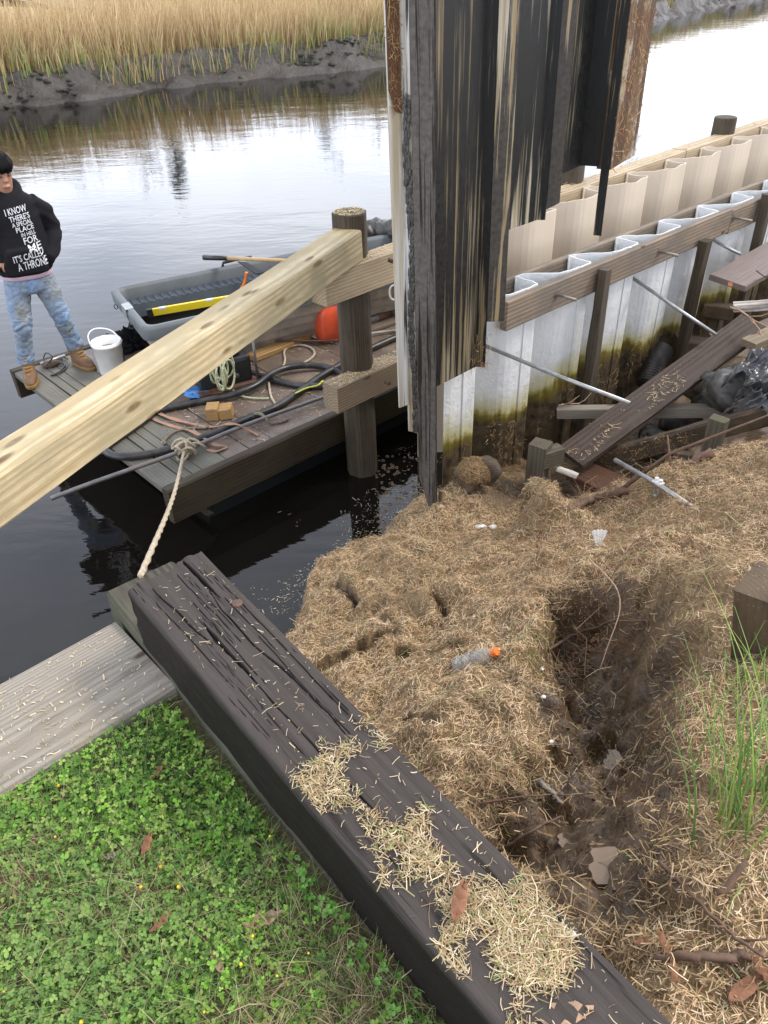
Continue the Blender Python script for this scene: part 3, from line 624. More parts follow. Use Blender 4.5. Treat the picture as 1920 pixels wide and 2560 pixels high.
# clover flowers: tiny yellow heads
N = 70; s, n = scatter_sn(N, -1.1, LAWN_S-.16, .1, LAWN_N-.02); z = ground_h(s, n)+RNG.uniform(.02, .036, N)
V = xyz(s, n, z)[:, None]+ico[None]*RNG.uniform(.0022, .0042, (N, 1, 1)); cy = np.repeat(pal([(.75, .55, .03), (.8, .65, .06), (.6, .42, .03)], N)[:, None], 12, 1)
np_mesh('clover_flowers', V.reshape(-1, 3), (np.arange(N)[:, None, None]*12+icf[None]).reshape(-1, 3), M['grass'], cy.reshape(-1, 3), kind='stuff')
# ------------------------------------------------------------------ straw
STRAW = [(.58, .44, .265), (.66, .52, .335), (.48, .345, .19), (.34, .225, .11), (.56, .42, .245), (.22, .14, .07), (.72, .6, .42), (.42, .29, .15)]
def straw_bits(pos, L, wd, tilt, cols, nrm=None, rng=RNG, bend=.25):
    """short flat stalks lying about: 2 quads each, bent in the middle"""
    N = len(pos); yaw = rng.uniform(0, 6.28, N); pit = rng.normal(0, tilt, N); d = np.stack([np.cos(yaw)*np.cos(pit), np.sin(yaw)*np.cos(pit), np.sin(pit)], 1)
    if nrm is not None: d = d-nrm*np.sum(d*nrm, 1)[:, None]*.85; d /= np.linalg.norm(d, axis=1)[:, None]
    up = np.tile(np.array([[0, 0, 1.]]), (N, 1)) if nrm is None else nrm
    up = up+rng.normal(0, .35, (N, 3)); sd_ = np.cross(d, up); sd_ /= np.linalg.norm(sd_, axis=1)[:, None]+1e-9
    kink = rng.normal(0, bend, (N, 1))*L[:, None]*.3; V = []
    for t in (-.5, 0, .5):
        c = pos+d*(L*t)[:, None]+(sd_*kink if t == 0 else 0)+(up*np.abs(kink)*.3 if t == 0 else 0)
        for sg in (-.5, .5): V.append(c+sd_*(wd*sg)[:, None])
    V = np.stack(V, 1); f = np.array([(0, 1, 3, 2), (2, 3, 5, 4)]); C = np.repeat(cols[:, None], 6, 1)
    return V.reshape(-1, 3), (np.arange(N)[:, None, None]*6+f[None]).reshape(-1, 4), C.reshape(-1, 3)
def gnorm(s, n):
    e = .02; hs = (ground_h(s+e, n)-ground_h(s-e, n))/(2*e); hn = (ground_h(s, n+e)-ground_h(s, n-e))/(2*e)
    v = np.stack([-(hs*U2[0]+hn*V2[0]), -(hs*U2[1]+hn*V2[1]), np.ones(len(s))], 1); return v/np.linalg.norm(v, axis=1)[:, None]
N = 310000; s, n = scatter_sn(N, .62, 4.6, -.35, 3.03); 
vis = (s > .8-.0*n) | (n > .0); s, n = s[vis], n[vis]
md = mud_mask(s, n); thin = smooth(fbm(s*3.5, n*3.5, 37, 4), -.55, .1); k = (RNG.random(len(s)) > crack_mask(s, n)) & (RNG.random(len(s)) < (1-.90*md*(.55+.45*smooth(fbm(s*5, n*5, 83, 3), -.3, .15)))*(.35+.65*thin)); s, n, md = s[k], n[k], md[k]; N = len(s)
dark = (smooth(fbm(s*4.5, n*4.5, 47, 4), -.0, .4)*.42+md*.45)[:, None]; grn = (RNG.random((N, 1)) < .035)
cols = pal(STRAW, N, .2)*np.array([[1.08, 1.03, 1.02]]); cols = cols*(1-dark)+np.array([(.145, .088, .04)])*dark; cols = np.where(grn, pal([(.2, .26, .08), (.14, .2, .06)], N), cols)
up_ = RNG.exponential(.008, N); near = 1-smooth(s, 1.2, 3.5)
V, F, C = straw_bits(xyz(s, n, ground_h(s, n)+.002+up_), RNG.gamma(2.6, .008, N), RNG.uniform(.0009, .0024, N), .45, cols, gnorm(s, n)); np_mesh('straw_litter', V, F, M['straw'], C, kind='stuff')
# farther and outer ground, thinner and larger
s, n = scatter_sn(30000, .8, 14, -5, 1.6); sb, nb_ = scatter_sn(50000, .75, 5.5, -2.6, 1.5); s = np.concatenate([s, sb]); n = np.concatenate([n, nb_]); k = (s > 4.5) | (n < -.33); s, n = s[k], n[k]; N = len(s)
V, F, C = straw_bits(xyz(s, n, ground_h(s, n)+.008), RNG.gamma(3, .009, N), RNG.uniform(.0012, .003, N), .3, pal(STRAW, N, .2)); np_mesh('straw_litter', V, F, M['straw'], C, kind='stuff')
# loose long stems over the slope
N = 1500; s, n = scatter_sn(N, .75, 3.9, -.1, 2.6); cl = pal([(.5, .36, .18), (.62, .48, .28), (.27, .15, .08), (.2, .115, .065), (.3, .34, .12)], N)
V, F, C = straw_bits(xyz(s, n, ground_h(s, n)+RNG.uniform(.004, .03, N)), RNG.gamma(4, .022, N), RNG.uniform(.0012, .0026, N), .25, cl, gnorm(s, n), bend=.5); np_mesh('loose_stems', V, F, M['straw'], C, kind='stuff')
# mud clods in the hole
N = 2600; s, n = scatter_sn(N, .7, 2.5, .0, 1.5); k = (poly_sd(HOLE, s, n) < .03); s, n = s[k], n[k]; N = len(s)
q = (fbm(s*6, n*6, 5, 3) > .0); s, n = s[q], n[q]; N = len(s); sz = np.minimum(RNG.gamma(2.0, .0018, (N, 1, 1)), .0048)
V = xyz(s, n, ground_h(s, n))[:, None]+ico[None]*sz*RNG.uniform(.25, 1.75, (N, 12, 1)); cc = np.repeat(pal([(.035, .022, .013), (.07, .045, .026), (.11, .073, .042), (.14, .095, .057)], N)[:, None], 12, 1)
MUDM = tint_mat('mud_clod', .42, .5); np_mesh('mud_clods', V.reshape(-1, 3), (np.arange(N)[:, None, None]*12+icf[None]).reshape(-1, 3), MUDM, cc.reshape(-1, 3), kind='stuff')
# fallen thatch hanging over the hole rim
N = 2600; t = RNG.uniform(0, len(HOLE), N); i0 = t.astype(int) % len(HOLE); f = (t-t.astype(int))[:, None]; P = HOLE[i0]*(1-f)+HOLE[(i0+1) % len(HOLE)]*f+RNG.normal(0, .05, (N, 2))
V, F, C = straw_bits(xyz(P[:, 0], P[:, 1], ground_h(P[:, 0], P[:, 1])+.006), RNG.gamma(4, .011, N), RNG.uniform(.0014, .003, N), .6, pal(STRAW[2:6], N, .2)); np_mesh('hanging_thatch', V, F, M['straw'], C, kind='stuff')
# floating chaff and scum by the shore
N = 9000; px = RNG.uniform(500, 1010, N); py = RNG.uniform(880, 1330, N); W_ = []
for a, b in zip(px, py):
    p = at(a, b, 0); W_.append((p.x, p.y))
W_ = np.array(W_); s = W_@U2; n = W_@V2; cl = fbm(s*3.3, n*3.3, 63, 4); shore = smooth(n, 3.75, 3.0); k = (cl*1.5+shore*.85+RNG.uniform(-.5, .5, N)*.9-.9*(1-smooth(px, 520, 720)) > .5) & (n < 3.82); s, n = s[k], n[k]; N = len(s)
V, F, C = straw_bits(xyz(s, n, np.full(N, .003)), RNG.gamma(2, .006, N), RNG.uniform(.0012, .0035, N), .02, pal([(.6, .5, .36), (.68, .6, .46), (.5, .4, .26)], N), np.tile(np.array([[0, 0, 1.]]), (N, 1))); np_mesh('floating_chaff', V, F, M['straw'], C, kind='stuff')
mb = MB()
for _ in range(130):
    p = at(random.uniform(810, 955), random.uniform(985, 1150), .002); r = random.uniform(.006, .014)
    if sn_of(p)[1] > 3.05: mb.tube([p+Vector((math.cos(a)*r, math.sin(a)*r, 0)) for a in np.linspace(0, 6.283, 10)[:-1]], r*.28, 4, closed=True)
mb.build('bubble_rings', M['puddle'])['kind'] = 'stuff'
# ------------------------------------------------------------------ sheet pile walls
def ribbon(name, pts, z0, z1, th, mat, parent, nz_=6, jag=0., topjag=0., zfun=None, seed=0):
    """a vertical sheet: plan polyline (Vectors), thickness, bottom/top heights (callables of t allowed)"""
    r = random.Random(seed); P = [Vector((p[0], p[1], 0)) for p in pts]; n = len(P); L = [0]
    for i in range(1, n): L.append(L[-1]+(P[i]-P[i-1]).length)
    N = []
    for i in range(n):
        t = (P[min(i+1, n-1)]-P[max(i-1, 0)]).normalized(); N.append(Vector((t.y, -t.x, 0)))
    rows = []
    for k in range(nz_+1):
        f = k/nz_; ring = []
        for side in (1, -1):
            for i in (range(n) if side == 1 else range(n-1, -1, -1)):
                t = L[i]/L[-1]; b = z0(t) if callable(z0) else z0; tp = z1(t) if callable(z1) else z1
                jj = math.sin(i*12.9898+seed*4.1)*43758.5; jj = (jj-math.floor(jj))*2-1
                z = b+(tp-b)*f+(jag*jj if k == 0 else 0)+(topjag*jj if k == nz_ else 0)
                ring.append(P[i]+N[i]*(side*th/2)+Vector((0, 0, z)))
        rows.append(ring)
    mb = MB(); m = 2*n; V = [p for r_ in rows for p in r_]; F = []
    for k in range(nz_):
        for i in range(m): F.append((k*m+i, k*m+(i+1) % m, (k+1)*m+(i+1) % m, (k+1)*m+i))
    for k, rev in ((0, True), (nz_, False)):
        for i in range(n-1):
            q = (k*m+i, k*m+i+1, k*m+m-2-i, k*m+m-1-i); F.append(q[::-1] if rev else q)
    return mb.add(V, F).build(name, mat, parent)
def sheet_profile(C, u, v, P, dep, lip=.0):
    """one pile in plan, from the far line on the left to the near corner C and back to the far line"""
    far = C-u*P+v*dep
    pts = [far]
    for a, b in ((.06, .995), (.12, .95), (.19, .82), (.28, .58), (.37, .34), (.45, .16), (.52, .06), (.60, .015), (.72, .0), (.85, .0), (.965, .0)): pts.append(C-u*P*(1-a)+v*dep*b)
    pts += [C-u*P*.012+v*dep*.015, C+v*dep*.06, C+v*dep*.3, C+v*dep*.62, C+v*dep*.9]
    return pts
UW = Vector((.754, .657, 0)).normalized(); VW = Vector((-UW.y, UW.x, 0))
F0 = Vector((.894, 4.852, 0)); PW, DW = .555, .185
wroot = thing('sheet_pile_wall', F0-VW*.1, 'standing white vinyl sheet pile wall with algae stained foot and timber wales', 'wall')
def WW(k, off, z): return F0+UW*(PW*k)-VW*off+Vector((0, 0, z))
for k in range(-1, 14):
    Cn = F0+UW*(PW*k)-VW*DW
    pr = sheet_profile(Cn, UW, VW, PW, DW)
    if k == -1: pr = pr[7:]
    ribbon('sheet', pr, -.9, 1.5, .008, M['white_sheet'], wroot, 10, topjag=.004, seed=k)
    # interlock rib on the face
    q = Cn-UW*.115; MB().box((0, 0, 0), (.02, .012, 2.3), Matrix(((UW.x, VW.x, 0, q.x-VW.x*.006), (UW.y, VW.y, 0, q.y-VW.y*.006), (0, 0, 1, .35), (0, 0, 0, 1)))).build('interlock_rib', M['white_sheet'], wroot, bevel=.003)
for a, b in ((-.65, 4.18), (4.19, 9.2), (9.21, 13.5)): lumber('wale', WW(a, DW+.035, 1.40), WW(b, DW+.035, 1.415), .052, .185, M['wale_old'], parent=wroot, bevel=.005)
for a, b in ((-.9, 5.3), (5.31, 13.5)): lumber('wale', WW(a, -.045, 1.40), WW(b, -.045, 1.405), .055, .16, M['wale_old'], parent=wroot, bevel=.005)
for px, py in (z4(1080, 310), z5(885, 1040), z5(1390, 805), z5(1650, 690)):
    p = on_n(px, py, 2.78); s_, n_ = sn_of(p); base = SN(s_, n_, p.z); kk = (base-F0).dot(UW)/PW; bb = WW(kk, DW+.06, p.z)
    bo_ = MB().tube([bb+VW*.03, bb-VW*.15], .0095, 8).build('bolt', M['bolt'], wroot, True)
    for nm_, a_, b_, r_, k_ in (('washer', 0, .006, .03, 10), ('nut', .006, .02, .017, 6)):
        o_ = MB().tube([bb-VW*a_, bb-VW*b_], r_, k_).build(nm_, M['bolt']); mw = o_.matrix_basis.copy(); o_.parent = bo_; o_.matrix_parent_inverse = (wroot.matrix_basis @ bo_.matrix_parent_inverse @ bo_.matrix_basis).inverted(); o_.matrix_basis = mw
# short posts strapped to the inner side of the wale
for nm, (x, y), zt, zb, mt, wd in (('stake', z5(510, 1160), None, -.2, 'post', .085), ('stake', z5(1190, 960), None, -.2, 'rim', .10), ('stake', z5(1615, 640), None, -.2, 'post', .09)):
    kk = (on_n(x, y, 2.74)-F0).dot(UW)/PW; zt = on_n(x, y, 2.74).z; b = WW(kk, DW+.115, 0)
    o = lumber('stake', b+Vector((0, 0, zb))-UW*.01, b+Vector((0, 0, zt)), .07, wd, M[mt], up=UW, bevel=.01, wob=.006)
    o.name = 'wooden_stake'; tag(o, {510: 'short dark stake in front of the white wall, nearest the hanging piles', 1190: 'brown square stake at the joint of the wale boards', 1615: 'dark stake at the far right of the white wall wale'}[round((x*PX-1320)/.3617)], 'stake', 'stakes against the white wall')
# tie rods sticking out of the wall
def tie_rod(a, b, label):
    A = on_n(*a, 2.86); s_, _ = sn_of(A); B = on_s(*b, s_+.02); o = MB().tube([A+VW*.03, A.lerp(B, .5)-Vector((0, 0, .008)), B], .0125, 8).build('tie_rod', M['galv'], None, True)
    tag(o, label, 'rod', 'galvanised tie rods'); return A, B
tie_rod(z4(695, 617), z4(1508, 940), 'long galvanised tie rod from the white wall to the sloping wet plank')
tie_rod(z5(722, 1218), z5(1300, 1622), 'galvanised tie rod running from the wall behind the dark stake')
tie_rod(z5(1265, 950), z5(1468, 1065), 'thin tie rod farthest along the white wall, ending at the grey boards')
# tan wall
UT = Vector((.731, .683, 0)).normalized(); VT = Vector((-UT.y, UT.x, 0)); C0 = at(1203, 452, 1.64); C0.z = 0; PT, DT = .635, .2
troot = thing('sheet_pile_wall', C0+VT*.1, 'new tan vinyl sheet pile wall with pale timber wale behind the white one', 'wall')
for k in range(-1, 16):
    ribbon('sheet', sheet_profile(C0+UT*(PT*k), UT, VT, PT, DT), -.9, lambda t: 1.64+.006*math.sin(t*19), .009, M['tan_sheet'], troot, 4, topjag=.006, seed=60+k)
def WT(k, off, z): return C0+UT*(PT*k)+VT*off+Vector((0, 0, z))
lumber('wale', WT(-3.25, DT+.085, 1.535), WT(3.6, DT+.085, 1.56), .15, .20, M['treated_new'], parent=troot, bevel=.006)
lumber('wale', WT(3.62, DT+.085, 1.56), WT(15.5, DT+.085, 1.56), .15, .20, M['treated_new'], parent=troot, bevel=.006)
lumber('wale_block', WT(-3.42, DT+.22, 1.525), WT(-2.9, DT+.22, 1.525), .10, .18, M['treated_new'], parent=troot)
lumber('lower_wale', WT(-3.2, DT+.085, .775), WT(15.5, DT+.085, .775), .15, .19, M['treated'], parent=troot, bevel=.006)
for (px, py), zc in ((z2(1565, 322), 1), (z2(1545, 970), 0)):
    p = on_n(px, py, 3.55); MB().tube([p-VT*.03, p+VT*.012], .013, 10).build('bolt_hole', M['rot'], troot)
def pile(name, s, n, ztop, r, label, lean=0, mat='post', seed=0):
    rr = random.Random(seed); root_ = SN(s, n, 0); rings = []; K = 14
    prof = [1+rr.uniform(-.05, .05) for _ in range(20)]
    for i in range(K+1):
        t = i/K; z = -1.1+(ztop+1.1)*t; rad = r*(1.06-.10*t)
        rings.append([Vector((-(z), math.cos(2*math.pi*k/20)*rad*prof[k]*(1+rr.uniform(-.012, .012)), math.sin(2*math.pi*k/20)*rad*prof[k])) for k in range(20)])
    rings.append([Vector((-(ztop+.006), p.y*.93, p.z*.93)) for p in rings[-1]])
    m = Matrix(((0, 1, 0, root_.x), (0, 0, 1, root_.y), (-1, 0, 0, 0), (0, 0, 0, 1)))
    o = MB().loft(rings).build(name, M[mat], None, mtx=m, smooth_=False); return tag(o, label, 'piling', 'round timber pilings')
pile('timber_piling', 3.20, 3.80, 1.90, .112, 'round weathered piling at the barge, carrying the wale beams', seed=1)
pile('timber_piling', 5.62, 3.86, 1.86, .105, 'round piling seen through the gap under the hanging piles', seed=2)
pile('timber_piling', 8.12, 3.86, 1.80, .112, 'round grey piling standing above the tan wall at right', seed=3)
pile('timber_piling', 11.0, 3.86, 1.80, .112, 'round piling farthest along the tan wall', seed=4)
# sawdust on the piling top and wale tops
def dust_patch(name, pts, N, L=.012, cols=((.62, .5, .3), (.7, .58, .36), (.52, .4, .22))):
    P = np.array(pts)[RNG.integers(0, len(pts), N)] if not callable(pts) else pts(N)
    V, F, C = straw_bits(P, RNG.gamma(3, L/3, N), RNG.uniform(.0016, .004, N), .15, pal(cols, N), np.tile(np.array([[0, 0, 1.]]), (N, 1))); return np_mesh(name, V, F, M['straw'], C, kind='stuff')
def disc_pts(s, n, z, r):
    def f(N):
        a = RNG.uniform(0, 6.28, N); q = np.sqrt(RNG.random(N))*r; c = SN(s, n, z); return np.stack([c.x+np.cos(a)*q, c.y+np.sin(a)*q, np.full(N, c.z)], 1)
    return f
def board_pts(A, B, wd, z):
    A = np.array(A); B = np.array(B); d = (B-A)/np.linalg.norm(B-A); y = np.array([-d[1], d[0], 0])
    def f(N):
        t = RNG.random((N, 1)); q = RNG.uniform(-.5, .5, (N, 1))*wd; P = A+(B-A)*t+y*q; P[:, 2] = z if z is not None else P[:, 2]; return P
    return f
dust_patch('sawdust', disc_pts(3.2, 3.8, 1.909, .10), 420)
dust_patch('sawdust', board_pts(WT(-3.2, DT+.085, 0), WT(-1.2, DT+.085, 0), .14, 1.640), 1500)
dust_patch('sawdust', board_pts(WT(-3.15, DT+.085, 0), WT(-1.2, DT+.085, 0), .14, .873), 1500)
dust_patch('sawdust', board_pts(WT(-.5, DT+.085, 0), WT(9, DT+.085, 0), .14, 1.664), 1500)
# ------------------------------------------------------------------ hanging muddy piles, pulled from the wall
hroot = thing('pulled_sheet_piles', SN(2.95, 2.68, .15), 'muddy black and white vinyl sheet piles pulled upright out of the wall', 'sheet piles')
def hp(px, n, py=300):
    p = on_n(px, py, n); s_, n_ = sn_of(p); return SN(s_, n_, 0)
def hz(px, py, n): return on_n(px, py, n-.15).z
TOP = 4.6
def hstrip(pts, z0, mat, seed=0, th=.010, jag=.0015, name='sheet'):
    return ribbon(name, pts, z0, TOP, th, M[mat], hroot, 14, jag=jag, seed=seed)
E = {k: hp(x, n-.15) for k, (x, n) in dict(a0=(842, 2.99), a1=(868, 2.98), a2=(892, 2.93), a3=(941, 2.80), b1=(975, 2.94), b2=(1010, 2.965), b3=(1045, 2.93), b4=(1067, 2.85), b5=(1108, 2.80), c1=(1135, 2.93), c2=(1160, 2.95), c3=(1180, 2.90), c4=(1192, 2.84), c5=(1219, 2.80), d1=(1245, 2.95), d2=(1280, 2.96), d3=(1300, 2.88), d4=(1322, 2.82), e1=(1374, 2.84)).items()}
hstrip([E['a0'], E['a0'].lerp(E['a1'], .5), E['a1']], hz(882, 868, 2.98), 'hung_white', 1)
hstrip([E['a1'], E['a1'].lerp(E['a2'], .5)+SN(0, .03), E['a2']], hz(905, 925, 2.95), 'hung_white', 2, .016)
hstrip([E['a2']+SN(-.012, -.012), E['a2'].lerp(E['a3'], .3), E['a2'].lerp(E['a3'], .6), E['a3'], E['a3']+SN(.004, .02)], lambda t: .62-.45*t if t < .8 else .12, 'hung_grey', 3, .014, .0)
hstrip([E['a3']+SN(.012, .03), E['a3']+SN(.03, .10), E['b4']+SN(-.03, .05), E['b4']], lambda t: hz(1008, 790, 2.94), 'hung_black_b', 4)
hstrip([E['b4'], E['b4'].lerp(E['b5'], .5), E['b5'], E['b5']+SN(.0, .05)], lambda t: hz(1075, 690, 2.82)-.02*t, 'hung_streak', 5)
hstrip([E['b5']+SN(.012, .02), E['b5']+SN(.03, .09), E['c4']+SN(-.03, .04), E['c4']], hz(1130, 478, 2.93), 'hung_black_c', 6)
hstrip([E['c4'], E['c4'].lerp(E['c5'], .5), E['c5'], E['c5']+SN(.0, .05)], lambda t: hz(1190, 455, 2.82)+.05*t, 'hung_streak', 7)
hstrip([E['c5']+SN(.012, .02), E['c5']+SN(.03, .12), E['d3']+SN(-.05, .10), E['d3']], lambda t: hz(1250, 366, 2.95)-.02*abs(t-.5), 'hung_black', 8)
hstrip([E['d3']+SN(-.0, -.02), E['d4'], E['d4']+SN(.01, .03)], hz(1285, 515, 2.85), 'hung_black', 9, .022, .008, 'interlock_bar')
hstrip([E['d3']+SN(.03, .03), E['d4']+SN(.012, -.004), E['d4'].lerp(E['e1'], .5), E['e1'], E['e1']+SN(.01, .04)], lambda t: hz(1345, 365, 2.84)+.04*t, 'hung_mix', 10)
# rusty silted upper end of the left flange and streaky white scrapes, mud clots along the strips
ribbon('rusty_flange', [E['a0']+SN(-.004, -.012), E['a0'].lerp(E['a1'], .5)+SN(-.004, -.012), E['a1']+SN(-.004, -.012)], hz(858, 215, 2.98), TOP-.02, .004, M['hung_rust'], hroot, 8, jag=.08, seed=8)
mb = MB(); r = random.Random(4)
for k in range(700):
    z = r.uniform(hz(890, 930, 2.94), hz(890, 200, 2.94)); c = E['a1'].lerp(E['a2'], .35+.5*r.random()+.15*math.sin(z*7))+SN(-.012, -.012, z); q = r.uniform(.002, .009)
    mb.add([c+Vector(p)*q*r.uniform(.6, 1.4)*Vector((1, 1, 1.8)).x + Vector((0, 0, p[2]*q*2.4)) for p in ico.tolist()], [tuple(f) for f in icf.tolist()])
mb.build('mud_clots', M['clot'], hroot, False)['kind'] = 'stuff'
P_ = []
for k in range(650):
    c = E['d4'].lerp(E['e1'], r.random())+SN(.004, -.022, r.uniform(hz(1345, 365, 2.84), 3.4)); P_.append(tuple(c))
for k in range(60):
    c = E['b1'].lerp(E['b4'], .4+.6*r.random())+SN(0, -.03, hz(1008, 790, 2.94)+abs(r.gauss(0, .09))); P_.append(tuple(c))
for k in range(260):
    c = E['a0'].lerp(E['a1'], r.random())+SN(-.004, -.02, r.uniform(hz(858, 230, 2.98), 3.4)); P_.append(tuple(c))
P_ = np.array(P_); N = len(P_); V, F, C = straw_bits(P_, RNG.gamma(3, .012, N), RNG.uniform(.0015, .0035, N), .9, pal([(.42, .28, .13), (.3, .16, .07), (.16, .08, .04)], N), np.tile(-np.array([[V2[0], V2[1], 0.]]), (N, 1))); np_mesh('stuck_straw', V, F, M['straw'], C, parent=hroot, kind='stuff')
# straw stuck low on the white wall
P_ = []
for _ in range(5200):
    k = random.uniform(-1.2, 4.5); t = k-math.floor(k); z = -.05+.75*random.random()**1.3; off = DW+.006-(.03 if t < .45 else 0)-(DW*.8 if t < .28 else 0)
    if fbm(np.array([k*3.]), np.array([z*4.]), 3, 3)[0] > -.05: P_.append(tuple(WW(math.floor(k)+t, off+.006, z)))
P_ = np.array(P_); N = len(P_); V, F, C = straw_bits(P_, RNG.gamma(3, .011, N), RNG.uniform(.0015, .0032, N), .9, pal([(.42, .3, .15), (.33, .21, .1), (.2, .125, .06), (.14, .09, .045)], N), np.tile(-np.array([[VW.x, VW.y, 0.]]), (N, 1))); np_mesh('stuck_straw', V, F, M['straw'], C, parent=wroot, kind='stuff')
_pv = SN(3.4, 2.68, 2.35); hroot.matrix_basis = Matrix.Translation(_pv) @ Matrix.Rotation(-.022, 4, SN(0, 1)) @ Matrix.Translation(-_pv) @ hroot.matrix_basis      # the bundle hangs a little out of plumb
# ------------------------------------------------------------------ big beams in front
# new pine beam lying from the wale to the old bulkhead
A = SN(3.13, 3.74, 1.735); B = SN(.58, 2.74, 1.655); d = (B-A).normalized(); 
pb = lumber('pine_beam', A, B+d*3.0, .19, .185, M['pine'], bevel=.008, wob=.003, seg=24); tag(pb, 'long pale new pine beam lying across the creek edge onto the wale', 'beam')
# old bulkhead left of the cut: cap plank, boards, soil
broot = thing('old_bulkhead', SN(-.5, 1.6, 0), 'old timber bulkhead with wide grey cap plank beside the clover', 'bulkhead')
lumber('cap_plank', SN(-6, 1.49, 1.715), SN(.475, 1.49, 1.715), .325, .045, M['grey_plank'], parent=broot, bevel=.006, wob=.002)
for k in range(26): lumber('board', SN(-5.9+.25*k, 1.585, -.8), SN(-5.9+.25*k, 1.585, 1.69), .235, .05, M['wale_old'], up=tuple(-SN(0, 1)), parent=broot)
lumber('end_board', SN(.66, 1.56, .2), SN(.66, -.6, .2), .05, 2.6, M['rot'], parent=broot) if False else None
dust_patch('chips', board_pts(SN(-.35, 1.49, 0), SN(.46, 1.49, 0), .31, 1.7395), 520, .008, ((.55, .46, .32), (.64, .55, .4), (.4, .3, .18)))
# creosoted timber with open checks
def cracked_timber(name, A, B, wd, ht, mat, label):
    Mx, L = frame(A, B); nx, ny, nzv = 420, 120, 14
    per = []      # perimeter parameter: top (ny), right side, bottom, left
    for i in range(ny+1): per.append((-wd/2+wd*i/ny, ht/2, 0))
    for i in range(1, nzv): per.append((wd/2, ht/2-ht*i/nzv, 1))
    for i in range(6, -1, -1): per.append((-wd/2+wd*i/6, -ht/2, 2))
    for i in range(1, nzv): per.append((-wd/2, -ht/2+ht*i/nzv, 3))
    per = np.array(per); m = len(per); X = np.linspace(-L/2, L/2, nx+1); XX = np.repeat(X[:, None], m, 1); Y = np.repeat(per[None, :, 0], nx+1, 0).copy(); Z = np.repeat(per[None, :, 1], nx+1, 0).copy(); side = per[:, 2]
    edge = np.minimum(wd/2-np.abs(Y), 9); ez = ht/2-np.abs(Z); rr = .009
    top = np.repeat((side == 0)[None], nx+1, 0)
    Z = np.where(top & (edge < rr), Z-(rr-np.sqrt(np.maximum(rr*rr-(rr-edge)**2, 0)))*.8, Z)
    Y = Y+fbm(XX*2.5, Z*9, 3, 3)*.005+fbm(XX*14, Z*60, 6, 3)*.004*(side != 0); Z = Z+np.where(top, fbm(XX*3, Y*8, 5, 3)*.003+fbm(XX*9, Y*200, 8, 2)*.0006, 0)
    cr_ = [  # (x from far end, y, length, wander, width, depth)
        (.00, .045, .16, .3, .0065, .05), (.12, .035, .55, .9, .0035, .022), (.03, -.045, .26, 1.1, .003, .02), (.20, -.025, .22, 1.8, .007, .035), (.26, -.02, .7, .7, .0028, .018), (.02, .012, .3, .8, .002, .012), (.08, .075, .5, .5, .002, .012),
        *[(((k*.37) % 1.0)**1.3*.5, -.095+((k*.618) % 1)*.19, .08+.18*((k*.29) % 1), .4, .0011+.0007*((k*.43) % 1), .006) for k in range(24)],
        (.3, .05, .35, .8, .002, .010), (.05, -.075, .35, .6, .002, .01), (.45, -.05, .3, .8, .0015, .008), (.8, -.06, .3, .6, .0015, .008), (.15, .06, .3, .7, .0018, .01), (.1, -.01, .35, .6, .0018, .01)]
    dent = 0*Z
    for k, (x0, y0, ln_, wa, wi, de) in enumerate(cr_):
        t = (XX+L/2-x0)/ln_; yc = y0+(fbm(XX*4+k*7, XX*0, 100+k, 4))*.016*wa+t*.008*wa; ww = wi*np.clip(np.minimum(t+ .35*(x0 < .01), 1-t)*4, 0, 1)*(1+.5*fbm(XX*25, XX*0, 5+k, 2))
        q = np.clip(1.35-np.abs(Y-yc)/np.maximum(ww*.55, 1e-5), 0, 1)*(t > 0)*(t < 1); dent = np.maximum(dent, q*de*.5)
    Z = np.where(top, Z-dent, Z)
    x_end = fbm(Y[:1]*30, Z[:1]*30, 44, 3)*.02; XX[0] += x_end[0]; XX[-1] -= x_end[0]
    V = np.stack([XX, Y, Z], -1).reshape(-1, 3); idx = np.arange((nx+1)*m).reshape(nx+1, m); nxt = np.roll(idx, -1, 1)
    F = np.stack([idx[:-1], nxt[:-1], nxt[1:], idx[1:]], -1).reshape(-1, 4)
    c1 = len(V); V = np.concatenate([V, [[-L/2+.004, 0, 0], [L/2-.004, 0, 0]]]); 
    F3 = [(c1, int(idx[0][(i+1) % m]), int(idx[0][i])) for i in range(m)]+[(c1+1, int(idx[-1][i]), int(idx[-1][(i+1) % m])) for i in range(m)]
    me = bpy.data.meshes.new(name); me.from_pydata(V.tolist(), [], [f[::-1] for f in F.tolist()]+[f for f in F3]); me.update(); me.materials.append(mat)
    bm = bmesh.new(); bm.from_mesh(me); bmesh.ops.recalc_face_normals(bm, faces=bm.faces); bm.to_mesh(me); bm.free()
    o = bpy.data.objects.new(name, me); o.matrix_basis = Mx; link(o); return tag(o, label, 'timber')
TS0, TS1 = .465, .675; TC = (TS0+TS1)/2
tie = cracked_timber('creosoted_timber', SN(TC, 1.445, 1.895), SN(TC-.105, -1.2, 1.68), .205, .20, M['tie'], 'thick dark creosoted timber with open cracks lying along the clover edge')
p = at(513, 1305, 2.0); MB().lathe([(.0, 0), (.012, 0), (.0125, .004), (.010, .006), (.0, .0065)], 14, Matrix.Translation(p+Vector((0, 0, .0)))).build('nail_head', M['rust'], tie, True)
gb = lumber('lichened_beam', SN(.597, 1.715, 1.70), SN(.447, -1.2, 1.50), .21, .186, M['old_beam'], bevel=.010, wob=.0022, seg=26); tag(gb, 'old grey-green lichened beam under the dark timber', 'beam')
